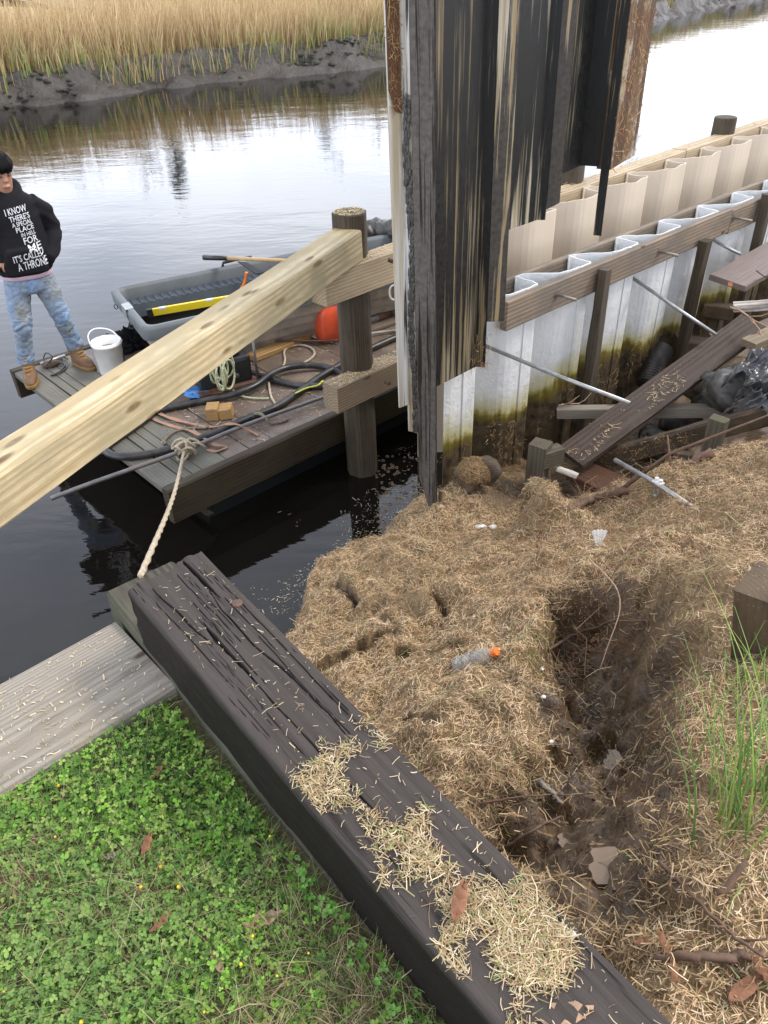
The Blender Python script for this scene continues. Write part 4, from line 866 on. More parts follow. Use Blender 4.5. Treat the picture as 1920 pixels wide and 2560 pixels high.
# straw heaps on the timber
_q = RNG.uniform(-.09, .09, 420); _n = RNG.uniform(-.2, 1.4, 420); _V, _F, _C = straw_bits(xyz(_q+TC-.0397*(1.445-_n), _n, 1.995-.0813*(1.445-_n)+.004), RNG.gamma(2, .004, 420), RNG.uniform(.0007, .0018, 420), .1, pal([(.5, .4, .25), (.6, .5, .34), (.3, .22, .12)], 420), np.tile(np.array([[0, 0, 1.]]), (420, 1))); np_mesh('straw_flecks', _V, _F, M['straw'], _C, kind='stuff')
def tz(n): return 1.995-.0813*(1.445-n)
def tc(n): return TC-.0397*(1.445-n)
def on_tie(px, py):
    z = 1.95
    for _ in range(6): p_ = at(px, py, z); z = tz(sn_of(p_)[1])
    return p_
def heap(polys, N, z, hmax, Lm):
    P = []; out = []
    polys = [np.array([sn_of(on_tie(*q)) for q in pl]) for pl in polys]
    S_, N_ = scatter_sn(N*6, -.099, .099, -.4, 1.42); S_ = S_+tc(N_); sd_ = np.min([poly_sd(pl, S_, N_) for pl in polys], 0)+fbm(S_*14, N_*14, 23, 4)*.08
    k = RNG.random(len(S_)) < np.clip(.0-sd_*22, 0.004, 1)*(sd_ < .06)*(RNG.random(len(sd_)) < .8); S_, N_, sd_ = S_[k][:N], N_[k][:N], sd_[k][:N]; return S_, N_, sd_
POL = [[(640,1640),(690,1590),(760,1565),(835,1610),(790,1660),(740,1710),(690,1735),(640,1700)], [(800,1760),(880,1765),(1000,1830),(985,1880),(930,1900),(870,1890),(800,1850)], [(930,1900),(1010,1890),(1140,1905),(1240,1990),(1250,2100),(1230,2212),(1100,2212),(1000,2080),(920,2030)], [(385,1362),(415,1352),(412,1368),(392,1378)]]
S_, N_, sd_ = heap(POL, 9500, 2.0, .012, .02); NN = len(S_); hgt = RNG.random(NN)*np.clip(-sd_*.2, .0, .005)
cols = pal([(.5, .38, .215), (.57, .45, .28), (.42, .29, .15), (.6, .49, .33), (.3, .2, .1), (.22, .145, .075), (.34, .3, .13)], NN); g = RNG.random((NN, 1)) < .05; cols = np.where(g, pal([(.2, .28, .08), (.15, .22, .06)], NN), cols)
V, F, C = straw_bits(xyz(S_, N_, tz(N_)+.004+hgt), RNG.gamma(2.2, .0058, NN)*(1+.6*smooth(-N_, -.6, 0)), RNG.uniform(.0007, .0019, NN), .22, cols, np.tile(np.array([[0, 0, 1.]]), (NN, 1))); np_mesh('straw_heap', V, F, M['straw'], C, kind='stuff')
# ------------------------------------------------------------------ work barge
DK = .45
bg_ = thing('work_barge', SN(3.7, 5.2, 0), 'weathered timber work barge moored behind the piling', 'barge')
S0, S1, N0, N1 = 1.69, 5.75, 3.94, 6.5
k = 0; s = S0+.16; r = random.Random(5)
while s < S1-.05:
    wd = r.choice((.61, .58)) if s > S0+.75 else (.19 if s > S0+.3 else .075); wd = min(wd, S1-s)
    grey = s < S0+.5
    lumber('deck_board', SN(s+wd/2, N0+.085, DK-.022+r.uniform(-.002, .002)), SN(s+wd/2, N1-.05, DK-.022+r.uniform(-.002, .002)), wd-.006, .044, M['deck_grey' if grey else 'deck'], parent=bg_, bevel=.004, wob=.0012, seg=6); s += wd
lumber('rim_beam', SN(S0, N0+.04, DK-.115), SN(S1, N0+.04, DK-.115), .08, .26, M['rim'], parent=bg_, bevel=.012, wob=.003)
lumber('rim_beam', SN(S0, N1, DK-.115), SN(S1, N1, DK-.115), .08, .25, M['rim'], parent=bg_, bevel=.012)
lumber('end_board', SN(S0+.08, N0+.09, DK-.02), SN(S0+.08, N1-.05, DK-.02), .15, .045, M['deck_grey'], parent=bg_, bevel=.006)
# raked end face
mb = MB(); mb.add([SN(S0+.01, N0+.08, DK-.05), SN(S0+.01, N1-.04, DK-.05), SN(S0+.28, N1-.04, DK-.36), SN(S0+.28, N0+.08, DK-.36), SN(S0+.06, N0+.08, DK-.05), SN(S0+.06, N1-.04, DK-.05), SN(S0+.33, N1-.04, DK-.36), SN(S0+.33, N0+.08, DK-.36)], [(0, 1, 2, 3), (4, 7, 6, 5), (0, 3, 7, 4), (1, 5, 6, 2), (0, 4, 5, 1), (3, 2, 6, 7)]).build('raked_end_panel', M['moss_beam'], bg_)
MB().box((0, 0, 0), (S1-S0-.45, N1-N0-.32, .5), Matrix.Translation(SN((S0+S1)/2+.1, (N0+N1)/2, 0)) @ Matrix.Rotation(math.atan2(U2[1], U2[0]), 4, 'Z') @ Matrix.Translation((0, 0, -.06))).build('float', M['float'], bg_, bevel=.05)
def dk(px, py, z=0.0): return at(px, py, DK+z)
def d2(x, y, z=0.0): return dk(*z2(x, y), z)
def d1(x, y, z=0.0): return dk(*z1(x, y), z)
# ------------------------------------------------------------------ boat on the barge
def boat():
    org = at(*z1(805, 1095), .93); ax_ = (SN(2.6, -.62)).normalized(); ay = Vector((ax_.y, -ax_.x, 0)); L, Wd, H = 3.15, 1.08, .47     # ay points to the camera side
    root = thing('skiff', org+ax_*1.5+ay*.5-Vector((0, 0, .93-DK)), 'small grey plastic skiff sitting on the barge deck', 'boat')
    def P(x, y, z): return org+ax_*x+ay*y+Vector((0, 0, z))
    def ringv(x0, x1, y0, y1, z, c=.07):
        pts = []
        for (cx, cy, a0) in ((x0+c, y0+c, math.pi), (x1-c, y0+c, 1.5*math.pi), (x1-c, y1-c, 0), (x0+c, y1-c, .5*math.pi)):
            for k in range(5): a = a0+k*math.pi/8; pts.append(P(cx+math.cos(a)*c, cy+math.sin(a)*c, z))
        return pts
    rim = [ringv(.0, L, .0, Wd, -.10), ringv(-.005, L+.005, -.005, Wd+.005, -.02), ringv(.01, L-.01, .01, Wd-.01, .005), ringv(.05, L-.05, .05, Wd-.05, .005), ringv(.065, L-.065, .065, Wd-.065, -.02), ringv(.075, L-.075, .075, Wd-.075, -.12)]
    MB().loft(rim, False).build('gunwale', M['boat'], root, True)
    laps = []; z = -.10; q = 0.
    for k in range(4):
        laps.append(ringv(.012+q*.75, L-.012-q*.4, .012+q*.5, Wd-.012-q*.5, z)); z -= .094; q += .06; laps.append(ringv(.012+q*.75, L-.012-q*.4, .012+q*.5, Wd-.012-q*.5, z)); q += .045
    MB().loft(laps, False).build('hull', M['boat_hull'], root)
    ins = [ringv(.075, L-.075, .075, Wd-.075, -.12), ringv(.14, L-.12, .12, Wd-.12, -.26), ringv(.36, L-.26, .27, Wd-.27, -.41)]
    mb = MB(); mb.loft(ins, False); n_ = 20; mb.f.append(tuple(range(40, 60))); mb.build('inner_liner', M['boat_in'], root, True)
    MB().loft([[P(.10, .09, -.10), P(L-.1, .09, -.10), P(L-.1, .24, -.10), P(.10, .24, -.10)][::1], [P(.10, .09, -.2), P(L-.1, .09, -.2), P(L-.1, .27, -.2), P(.10, .27, -.2)]]).build('side_bench', M['seat_rib'], root)
    rb = MB()
    for k in range(44): x = .13+k*(L-.26)/44; rb.add([P(x, .095, -.094), P(x+.034, .095, -.094), P(x+.034, .235, -.094), P(x, .235, -.094), P(x, .095, -.1), P(x+.034, .095, -.1), P(x+.034, .235, -.1), P(x, .235, -.1)], [(0, 1, 2, 3), (0, 4, 5, 1), (2, 6, 7, 3), (1, 5, 6, 2), (0, 3, 7, 4)])
    rb.build('bench_ribs', M['seat_rib'], root)['kind'] = 'stuff'
    for x in (1.02, 2.0):                       # grab bars on the far side
        MB().tube([P(x, .02, .0), P(x+.01, .02, .035), P(x+.12, .02, .04), P(x+.28, .02, .04), P(x+.29, .02, .0)], .013, 8).build('grab_bar', M['black_plastic'], root, True)
    MB().add([P(-.009, .44, .004), P(-.009, .60, .004), P(-.012, .60, -.075), P(-.012, .44, -.075), P(.055, .44, .009), P(.055, .60, .009)], [(0, 1, 2, 3), (4, 5, 1, 0)]).build('transom_plate', M['galv'], root)
    for y in (.30, .80): MB().tube([P(-.03+math.cos(a)*.012, y+math.cos(a)*.014, -.06+math.sin(a)*.02) for a in np.linspace(0, 6.28, 9)[:-1]], .004, 6, closed=True).build('eye_bolt', M['black_plastic'], root)
    for x in (2.45, 2.62, 2.79): MB().tube([P(x, .10, -.15), P(x+.03, .3, -.33), P(x+.03, .7, -.33), P(x, Wd-.1, -.15)], .022, 6).build('rib', M['boat'], root, True)
    return P
BP = boat()
# yellow level across the boat
a = at(*z2(285, 600), .79); b = at(*z2(720, 525), .84); lv = thing('spirit_level', (a+b)/2-Vector((0, 0, .05)), 'yellow spirit level lying inside the skiff', 'level')
d = (b-a).normalized(); b = a+d*1.2
lumber('level_body', a, b, .028, .062, M['level'], parent=lv, bevel=.003, wob=0); lumber('end_cap', a-d*.02, a+d*.03, .032, .066, M['black_plastic'], parent=lv, bevel=.003, wob=0)
for t in (.07, .4): lumber('vial', a+d*(t*1.2)+Vector((0, 0, .022)), a+d*(t*1.2+.06)+Vector((0, 0, .022)), .031, .022, M['white_plastic'], parent=lv, wob=0)
# net in the boat
mb = MB(); r = random.Random(3)
for k in range(60):
    p = BP(.3+r.gauss(.25, .14), .74+r.gauss(0, .07), -.37+r.uniform(0, .05)); mb.tube([p, p+Vector((r.gauss(0, .05), r.gauss(0, .05), r.gauss(.01, .02))), p+Vector((r.gauss(0, .07), r.gauss(0, .07), r.gauss(0, .015)))], .004, 4)
tag(mb.build('net_heap', M['rope_green']), 'small heap of green net in the skiff below the level', 'net')
# shovels
a = at(*z2(572, 305), 1.02); b = at(*z2(1000, 322), 1.05); sh = thing('shovel', a, 'shovel with black grip and wooden shaft lying over the skiff', 'shovel')
b2 = a.lerp(b, 2.0); MB().tube([a, a.lerp(b, .3)], [.024, .021], 10).build('grip', M['black_plastic'], sh, True); MB().tube([a.lerp(b, .3), b, b2], .0165, 10).build('shaft', M['handle'], sh, True)
dd_ = (b-a).normalized(); side = Vector((0, 0, 1)).cross(dd_)
MB().loft([[b2-side*.02, b2+side*.02, b2+side*.02-Vector((0, 0, .01)), b2-side*.02-Vector((0, 0, .01))], [b2+dd_*.06-side*.1, b2+dd_*.06+side*.1, b2+dd_*.06+side*.1-Vector((0, 0, .012)), b2+dd_*.06-side*.1-Vector((0, 0, .012))], [b2+dd_*.3-side*.08, b2+dd_*.3+side*.08, b2+dd_*.3+side*.08-Vector((0, 0, .01)), b2+dd_*.3-side*.08-Vector((0, 0, .01))]]).build('blade', M['black_plastic'], sh)
q = [at(*z2(*p), z) for p, z in (((752, 325), 1.07), ((800, 330), 1.07), ((895, 385), 1.03), ((850, 392), 1.02))]
tag(MB().loft([q, [p-Vector((0, 0, .008)) for p in q]]).build('spade_blade', M['black_plastic']), 'flat black spade blade on the skiff bench below the wooden shaft', 'spade')
mb = MB(); pts = spline([at(*z2(x, y), z) for x, y, z in ((800, 385, 1.03), (790, 440, .93), (770, 475, .86))], 6); mb.tube(pts, .012, 6); tag(mb.build('orange_strap', M['orange']), 'orange strap hanging inside the skiff', 'strap')
# ------------------------------------------------------------------ things on the deck
b0 = d1(840, 1715); bk_ = thing('bucket', b0, 'white plastic bucket of muddy water beside the work boot', 'bucket'); BS = .78; mt = Matrix.Translation(b0) @ Matrix.Scale(BS, 4)
MB().lathe([(.0, .0), (.125, .0), (.132, .01), (.148, .32), (.158, .322), (.158, .345), (.153, .347), (.153, .362), (.148, .364), (.142, .362), (.128, .03), (0, .028)], 40, mt).build('shell', M['bucket'], bk_, True)
MB().lathe([(0, .262), (.1385, .262), (.1385, .266), (0, .267)], 40, mt).build('muddy_water', M['muddy'], bk_)
rt_ = Vector((.94, .34, 0)); fwd = Vector((-.34, .94, 0))
MB().tube(spline([b0+(q_)*BS for q_ in (-rt_*.158+Vector((0, 0, .335)), -rt_*.155+fwd*.05+Vector((0, 0, .43)), -rt_*.07+fwd*.10+Vector((0, 0, .465)), rt_*.07+fwd*.11+Vector((0, 0, .42)), rt_*.158+Vector((0, 0, .335)))], 8), .0055, 8).build('bail', M['bucket'], bk_, True)
q0 = b0+(rt_*.128-fwd*.062+Vector((0, 0, .17)))*BS; MB().add([q0+Vector((0, 0, .05)), q0+rt_*.012+fwd*.03+Vector((0, 0, .05)), q0+rt_*.010+fwd*.03-Vector((0, 0, .05)), q0-Vector((0, 0, .05))], [(0, 1, 2, 3)]).build('label_mark', M['black_plastic'], bk_)
def lump(name, c, dims, mat, seed, sub=5, amp=.25, fr=6., rot=0., parent=None, fold=0.):
    bm = bmesh.new(); bmesh.ops.create_icosphere(bm, subdivisions=sub, radius=1)
    V = np.array([v.co[:] for v in bm.verts]); nz3 = fbm(V[:, 0]*fr*.3+V[:, 2]*fr*.21, V[:, 1]*fr*.3-V[:, 2]*fr*.17+9, seed, 5); rid = -np.abs(fbm(V[:, 0]*fr*.5+V[:, 2]*fr*.3, V[:, 1]*fr*.5+V[:, 2]*fr*.2, seed+40, 4))
    k = 1+amp*nz3*1.6+fold*rid
    for v, f in zip(bm.verts, k):
        v.co = Vector((v.co.x*dims[0], v.co.y*dims[1], max(v.co.z, -.55)*dims[2]))*float(f)
    me = bpy.data.meshes.new(name); bm.to_mesh(me); bm.free(); me.polygons.foreach_set('use_smooth', [True]*len(me.polygons)); me.materials.append(mat)
    o = bpy.data.objects.new(name, me); o.matrix_basis = Matrix.Translation(Vector(c)) @ Matrix.Rotation(rot, 4, 'Z'); return link(o, parent)
c = d1(985, 1545); tag(lump('black_jacket', c+Vector((0, .06, .05)), (.24, .17, .13), M['black_cloth'], 5, 5, .5, 9., .5, fold=1.0), 'crumpled black jacket dropped between the bucket and the skiff', 'jacket')
# tool and cable between the boots
tw = thing('cable_tool', d1(420, 1650), 'grey tool with a tangle of black cable between the boots', 'tool')
MB().tube([d1(300, 1650, .03), d1(480, 1590, .03)], .014, 8).build('tool_handle', M['galv'], tw, True); MB().lathe([(0, 0), (.07, 0), (.075, .02), (.05, .035), (0, .04)], 18, Matrix.Translation(d1(375, 1660))).build('tool_base', M['rust'], tw, True)
r = random.Random(8); mb = MB()
mb.tube(spline([d1(350, 1660, .03), d1(320, 1620, .05), d1(340, 1570, .10), d1(385, 1600, .08), d1(360, 1650, .03), d1(420, 1640, .02), d1(480, 1655, .02), d1(450, 1700, .01), d1(375, 1735, .01), d1(440, 1720, .01), d1(490, 1670, .01), d1(430, 1590, .02), d1(500, 1615, .02)], 8), .006, 6); mb.build('cable', M['black_plastic'], tw, True)
# hoses, pipe, ropes
def cord(name, pts, rad, mat, label, cat, sub=8, group=None, seg=10, parent=None):
    o = MB().tube(spline(pts, sub), rad, seg).build(name, mat, parent, True); return tag(o, label, cat, group) if parent is None else o
hz_ = .028
cord('discharge_hose', [d2(x, y, hz_) for x, y in ((300, 1140), (60, 1308), (52, 1335), (110, 1362), (230, 1358), (420, 1318), (620, 1245), (800, 1165), (960, 1100), (1080, 1020), (1200, 935), (1290, 882), (1400, 820), (1500, 772), (1640, 710), (1760, 650))], .028, M['hose'], 'long black hose along the front edge of the barge deck', 'hose', group='black hoses on the barge')
cord('pump_hose', [d2(x, y, hz_+q) for x, y, q in ((300, 1128, 0), (420, 1098, 0), (600, 1062, 0), (740, 1030, .02), (850, 985, .03), (930, 925, .04), (1010, 893, .03), (1120, 880, .02), (1230, 890, 0), (1300, 925, 0), (1290, 965, 0), (1200, 988, 0), (1080, 985, 0), (960, 962, 0), (860, 930, 0), (780, 903, .02))], .026, M['hose'], 'black hose looping back to the pump on the deck', 'hose', group='black hoses on the barge')
cord('steel_pipe', [dk(110, 1077, .06), d2(0, 1497, .06), d2(450, 1338, .055), d2(800, 1195, .05), d2(1180, 1058, .045), d2(1500, 945, .04)], .0155, M['steel'], 'long thin steel pipe lying along the deck and out over the water', 'pipe', 3)
# mooring rope to the lichened beam
pA = d2(470, 1330, .05); pB = at(304, 1244, 1.80); mid = pA.lerp(pB, .5)-Vector((0, 0, .05))
def twist(pts, rad, pitch=.05):
    """three-strand laid rope"""
    P = spline(pts, 24); mb = MB(); n_ = len(P); L = 0; ph = [0]
    for i in range(1, n_): L += (P[i]-P[i-1]).length; ph.append(L)
    for st in range(3):
        Q = []
        for i, p in enumerate(P):
            t = (P[min(i+1, n_-1)]-P[max(i-1, 0)]).normalized(); a_ = t.orthogonal().normalized(); b_ = t.cross(a_); an = ph[i]/pitch*6.283+st*2.094
            Q.append(p+(a_*math.cos(an)+b_*math.sin(an))*rad*.5)
        mb.tube(Q, rad*.58, 5)
    return mb
def rope_pts(pts, n_):
    P = spline(pts, n_); return P
ro = twist(rope_pts([pA, mid, pB], 4), .0105, .045).build('mooring_rope', M['rope'], None, True); tag(ro, 'taut tan mooring rope from the barge to the lichened beam', 'rope')
mb = MB(); r = random.Random(12)
for k in range(7):
    c = d2(495+r.uniform(-40, 50), 1325+r.uniform(-25, 25), .05); an0 = r.uniform(0, 6.28); ra, rb_ = r.uniform(.03, .085), r.uniform(.02, .045); tzz = r.uniform(-.03, .05)
    mb.tube([c+Vector((math.cos(a_+an0)*ra, math.sin(a_+an0)*rb_, .03*math.sin(a_*2)+tzz)) for a_ in np.linspace(0, 6.283, 17)[:-1]], .0095, 6, closed=True)
mb.build('knot', M['rope'], ro, True)
cord('dark_rope', [d2(x, y, .012) for x, y in ((365, 1300), (370, 1270), (420, 1232), (500, 1213), (580, 1212), (590, 1200), (545, 1198), (520, 1220), (540, 1240))], .009, M['rope_dark'], 'dark frayed rope end beside the mooring knot', 'rope')
cord('dark_rope', [d2(x, y, .012+q) for x, y, q in ((845, 1135, .04), (880, 1140, .05), (905, 1165, .03), (930, 1185, 0), (985, 1178, 0), (1020, 1165, 0))], .012, M['rope_dark'], 'dark rope hitch around the hose in the middle of the deck', 'rope')
cord('deck_rope', [d2(x, y, .012) for x, y in ((955, 1085), (930, 1040), (920, 960), (945, 915), (990, 890), (1005, 850), (1000, 810), (1020, 785), (1080, 770), (1140, 785), (1162, 815), (1140, 845), (1105, 865))], .0095, M['rope'], 'tan rope looped across the middle of the barge deck', 'rope')
mb = MB(); r = random.Random(4)
for k in range(9):
    c = d2(665+r.uniform(-35, 45), 900+r.uniform(-30, 40), .10+r.uniform(0, .18)); ra = r.uniform(.04, .1); an0 = r.uniform(0, 6.28)
    mb.tube([c+Vector((math.cos(a_)*ra*math.cos(an0), math.cos(a_)*ra*math.sin(an0), math.sin(a_)*ra*1.3)) for a_ in np.linspace(0, 6.283, 15)[:-1]], .008, 6, closed=True)
mb.tube(spline([d2(670, 930, .1), d2(710, 990, .02), d2(770, 1040, .02), d2(850, 1055, .012), d2(920, 1055, .012)], 8), .008, 6); tag(mb.build('green_rope', M['rope_green'], None, True), 'tangled pale green rope hanging on the pump engine', 'rope')
cord('yellow_line', [d2(x, y, .06) for x, y in ((1060, 1028), (1120, 1000), (1180, 985), (1205, 962), (1212, 985), (1222, 1000))], .006, M['yellow_rope'], 'short yellow line tied over the hose by the piling', 'line')
def ribbon_flat(pts, wd, mb, z=.006):
    P = spline(pts, 8); n_ = len(P); V = []
    for i, p in enumerate(P):
        t = (P[min(i+1, n_-1)]-P[max(i-1, 0)]).normalized(); s_ = Vector((-t.y, t.x, .25*math.sin(i*.5))).normalized(); V += [p-s_*wd/2, p+s_*wd/2, p+s_*wd/2-Vector((0, 0, .003)), p-s_*wd/2-Vector((0, 0, .003))]
    F = []
    for i in range(n_-1): F += [(4*i, 4*i+1, 4*i+5, 4*i+4), (4*i+3, 4*i+7, 4*i+6, 4*i+2), (4*i, 4*i+4, 4*i+7, 4*i+3), (4*i+1, 4*i+2, 4*i+6, 4*i+5)]
    mb.add(V, F)
for lab, pts in (('faded orange webbing strap running from under the beam to the hose', ((310, 1115, .01), (360, 1145, .02), (430, 1168, .015), (520, 1190, .02), (620, 1205, .015), (700, 1190, .06), (760, 1195, .07), (810, 1220, .03), (865, 1250, .01))), ('faded orange webbing strap lying near the mooring knot', ((280, 1140, .01), (330, 1175, .015), (420, 1205, .01), (500, 1225, .02), (560, 1255, .04), (620, 1295, .03), (690, 1310, .01), (640, 1335, .01), (590, 1325, .01))), ('faded orange strap behind the piling at the right of the deck', ((1490, 890, .01), (1520, 850, .01), (1560, 835, .02), (1640, 830, .01)))):
    mb = MB(); ribbon_flat([d2(x, y, z) for x, y, z in pts], .028, mb); tag(mb.build('webbing_strap', M['strap']), lab, 'strap', 'orange straps on the deck')
# notched wood block, boards, bars
wb = thing('wood_block', d2(655, 1130), 'small notched block of fresh wood on the deck', 'wood block')
A_ = d2(590, 1125, .05); B_ = d2(725, 1118, .05); dv = (B_-A_); lumber('block_body', A_, A_+dv*.48, .13, .095, M['yellow_pine'], parent=wb, bevel=.004); lumber('block_tongue', A_+dv*.49+Vector((0, 0, -.008)), A_+dv, .12, .08, M['yellow_pine'], parent=wb, bevel=.004)
tag(lumber('pine_offcut', d2(825, 838, .025), d2(1120, 718, .025), .13, .045, M['yellow_pine'], bevel=.005), 'yellow pine board offcut on the deck by the skiff', 'board')
tag(MB().tube([d2(862, 742, .065), d2(905, 748, .065), d2(1290, 750, .03)], [.016, .010, .010], 8).build('pry_bar', M['rust'], None, True), 'thin dark pry bar lying over the pine offcut', 'bar')
tag(lumber('grey_slab', d2(375, 1085, .02), d2(490, 1055, .02), .2, .03, M['wet_plank'], bevel=.004), 'dark wet slab of board under the big pine beam', 'board')
for lab, a_, b_ in (('brown pallet slat nearest the pump', (620, 985), (650, 1035)), ('brown pallet slat left of the pump', (560, 995), (590, 1045)), ('brown pallet slat right under the pump rope', (690, 960), (720, 1010))): tag(lumber('pallet_slat', d2(*a_, .02), d2(*b_, .02), .09, .02, M['red_plank'], bevel=.003), lab, 'slat', 'pallet slats')
tag(lump('blue_tarp', d2(500, 1030, .015), (.14, .09, .03), M['blue'], 3, 4, .5, 8., fold=.6), 'blue plastic scrap beside the pump on the deck', 'plastic')
# pump engine
e0 = d2(735, 965); pe = thing('pump_engine', e0, 'small black pump engine with pull cord under the pine beam', 'pump'); T = Matrix.Translation(e0) @ Matrix.Rotation(.5, 4, 'Z')
MB().box((0, 0, .13), (.26, .22, .22), T).build('engine_block', M['black_plastic'], pe, bevel=.03); MB().lathe([(0, .24), (.07, .24), (.08, .27), (.075, .32), (.05, .35), (0, .355)], 20, T).build('air_filter', M['float'], pe, True)
MB().lathe([(0, -.13), (.09, -.13), (.10, -.11), (.06, -.10), (0, -.10)], 20, T @ Matrix.Translation((0, 0, .14)) @ Matrix.Rotation(math.pi/2, 4, 'X')).build('recoil_cover', M['grey_part'], pe, True); MB().box((0, 0, .015), (.34, .3, .03), T).build('skid', M['rust'], pe, bevel=.006)
MB().box((-.22, .0, .10), (.16, .18, .18), T).build('pump_housing', M['float'], pe, bevel=.03)
for q in (((.16, -.12), 1), ((-.14, -.16), 0)): MB().tube([T @ Vector((*q[0], 0)), T @ Vector((*q[0], .42 if q[1] else .2))], .011, 8).build('frame_bar', M['steel'], pe, True)
cord('hose', [d2(780, 903, .05), d2(760, 915, .09), d2(740, 940, .1)], .026, M['hose'], '', '', parent=pe)
# red fuel can
g0 = d2(1258, 732); fc = thing('fuel_can', g0, 'red plastic fuel can half hidden behind the piling', 'fuel can'); T = Matrix.Translation(g0) @ Matrix.Rotation(.55, 4, 'Z')
rings = []
for z, a_, b_ in ((0, .125, .085), (.015, .14, .10), (.10, .142, .102), (.25, .14, .10), (.30, .12, .085), (.335, .07, .055), (.345, .05, .04)):
    rings.append([T @ Vector((math.copysign(abs(math.cos(q))**.4, math.cos(q))*a_, math.copysign(abs(math.sin(q))**.4, math.sin(q))*b_, z)) for q in np.linspace(0, 6.283, 29)[:-1]])
MB().loft(rings).build('can_body', M['red'], fc, True); MB().tube([T @ Vector(p) for p in spline([(-.13, 0, .26), (-.12, 0, .36), (0, 0, .385), (.08, 0, .34)], 6)], .018, 8).build('can_handle', M['red'], fc, True); MB().tube([T @ Vector((.08, 0, .31)), T @ Vector((.12, 0, .37))], .03, 12).build('cap', M['black_plastic'], fc, True)
# white bent flashing
q = [d2(x, y, z) for x, y, z in ((1105, 700, .10), (1135, 690, .02), (1285, 745, .02), (1225, 755, .03), (1110, 655, .14), (1290, 712, .10))]
a_, b_ = d2(1135, 725, .015), d2(1255, 760, .015); u_ = (b_-a_).normalized(); v_ = Vector((-u_.y, u_.x, 0)); V = []
for o_ in (0, .005): V += [a_+v_*.0+Vector((0, 0, o_)), b_+Vector((0, 0, o_)), a_+v_*.13+Vector((0, 0, o_)), b_+v_*.13+Vector((0, 0, o_)), a_+v_*(.16)+Vector((0, 0, .12+o_)), b_+v_*.16+Vector((0, 0, .12+o_))]
tag(MB().add(V, [(0, 1, 3, 2), (2, 3, 5, 4), (6, 8, 9, 7), (8, 10, 11, 9), (0, 6, 7, 1), (4, 5, 11, 10), (0, 2, 8, 6), (2, 4, 10, 8), (1, 7, 9, 3), (3, 9, 11, 5)]).build('bent_flashing', M['white_plastic']), 'white bent vinyl offcut on the deck before the fuel can', 'flashing')
# right of the piling: pipe with coupling, plank, trim, white bracket
pp = thing('pipe_fitting', d2(1530, 610), 'dark pipe with a coupling on the deck right of the piling', 'pipe'); MB().tube([d2(1440, 650, .06), d2(1700, 545, .06)], .035, 12).build('pipe', M['steel'], pp, True); MB().tube([d2(1492, 628, .06), d2(1560, 600, .06)], .046, 12).build('coupling', M['rust'], pp, True)
tag(lumber('grey_plank', d2(1440, 690, .02), d2(1660, 610, .02), .12, .03, M['deck'], bevel=.004), 'grey plank on the deck below the dark pipe', 'plank'); tag(lumber('white_trim', d2(1440, 715, .015), d2(1660, 685, .015), .045, .022, M['white_wood'], bevel=.003), 'thin pale trim board on the deck right of the piling', 'trim')
tag(lump('concrete_piece', d2(1478, 590, .06), (.09, .07, .08), M['grey_part'], 9, 3, .4, 4.), 'grey lump of concrete on the deck beside the dark pipe', 'concrete')
mb = MB(); c = at(*z2(1590, 490), .85); mb.tube(spline([c+Vector((.03, 0, .07)), c+Vector((-.03, 0, .05)), c+Vector((-.045, 0, 0)), c+Vector((-.03, 0, -.06)), c+Vector((.03, 0, -.07))], 6), .009, 6); tag(mb.build('plastic_hook', M['white_plastic'], None, True), 'curved white plastic handle on the skiff behind the hanging piles', 'hook')
for k, (x, y) in enumerate(((1460, 160), (1500, 150), (1540, 158), (1572, 165))): tag(lump('mud_rubble', at(*z2(x, y), .95), (.13, .12, .10), M['clot'], 20+k, 3, .5, 5.), ('dark rubble lump behind the skiff, nearest the piling', 'dark rubble lump behind the skiff, second from the piling', 'dark rubble lump behind the skiff, third from the piling', 'dark rubble lump behind the skiff, against the hanging piles')[k], 'rubble', 'rubble behind the skiff')
N = 1400; P_ = np.array([tuple(d2(RNG.uniform(350, 1650), RNG.uniform(760, 1290), .004)) for _ in range(N)]); ss = P_[:, :2]@U2; nn = P_[:, :2]@V2; kk = (ss > S0+.2) & (nn > N0+.03) & (nn < 5.4); P_ = P_[kk]; N = len(P_)
V, F, C = straw_bits(P_, RNG.gamma(2, .012, N), RNG.uniform(.002, .005, N), .05, pal([(.5, .4, .26), (.3, .2, .12), (.12, .08, .06), (.6, .52, .4)], N), np.tile(np.array([[0, 0, 1.]]), (N, 1))); np_mesh('deck_litter', V, F, M['straw'], C, kind='stuff')
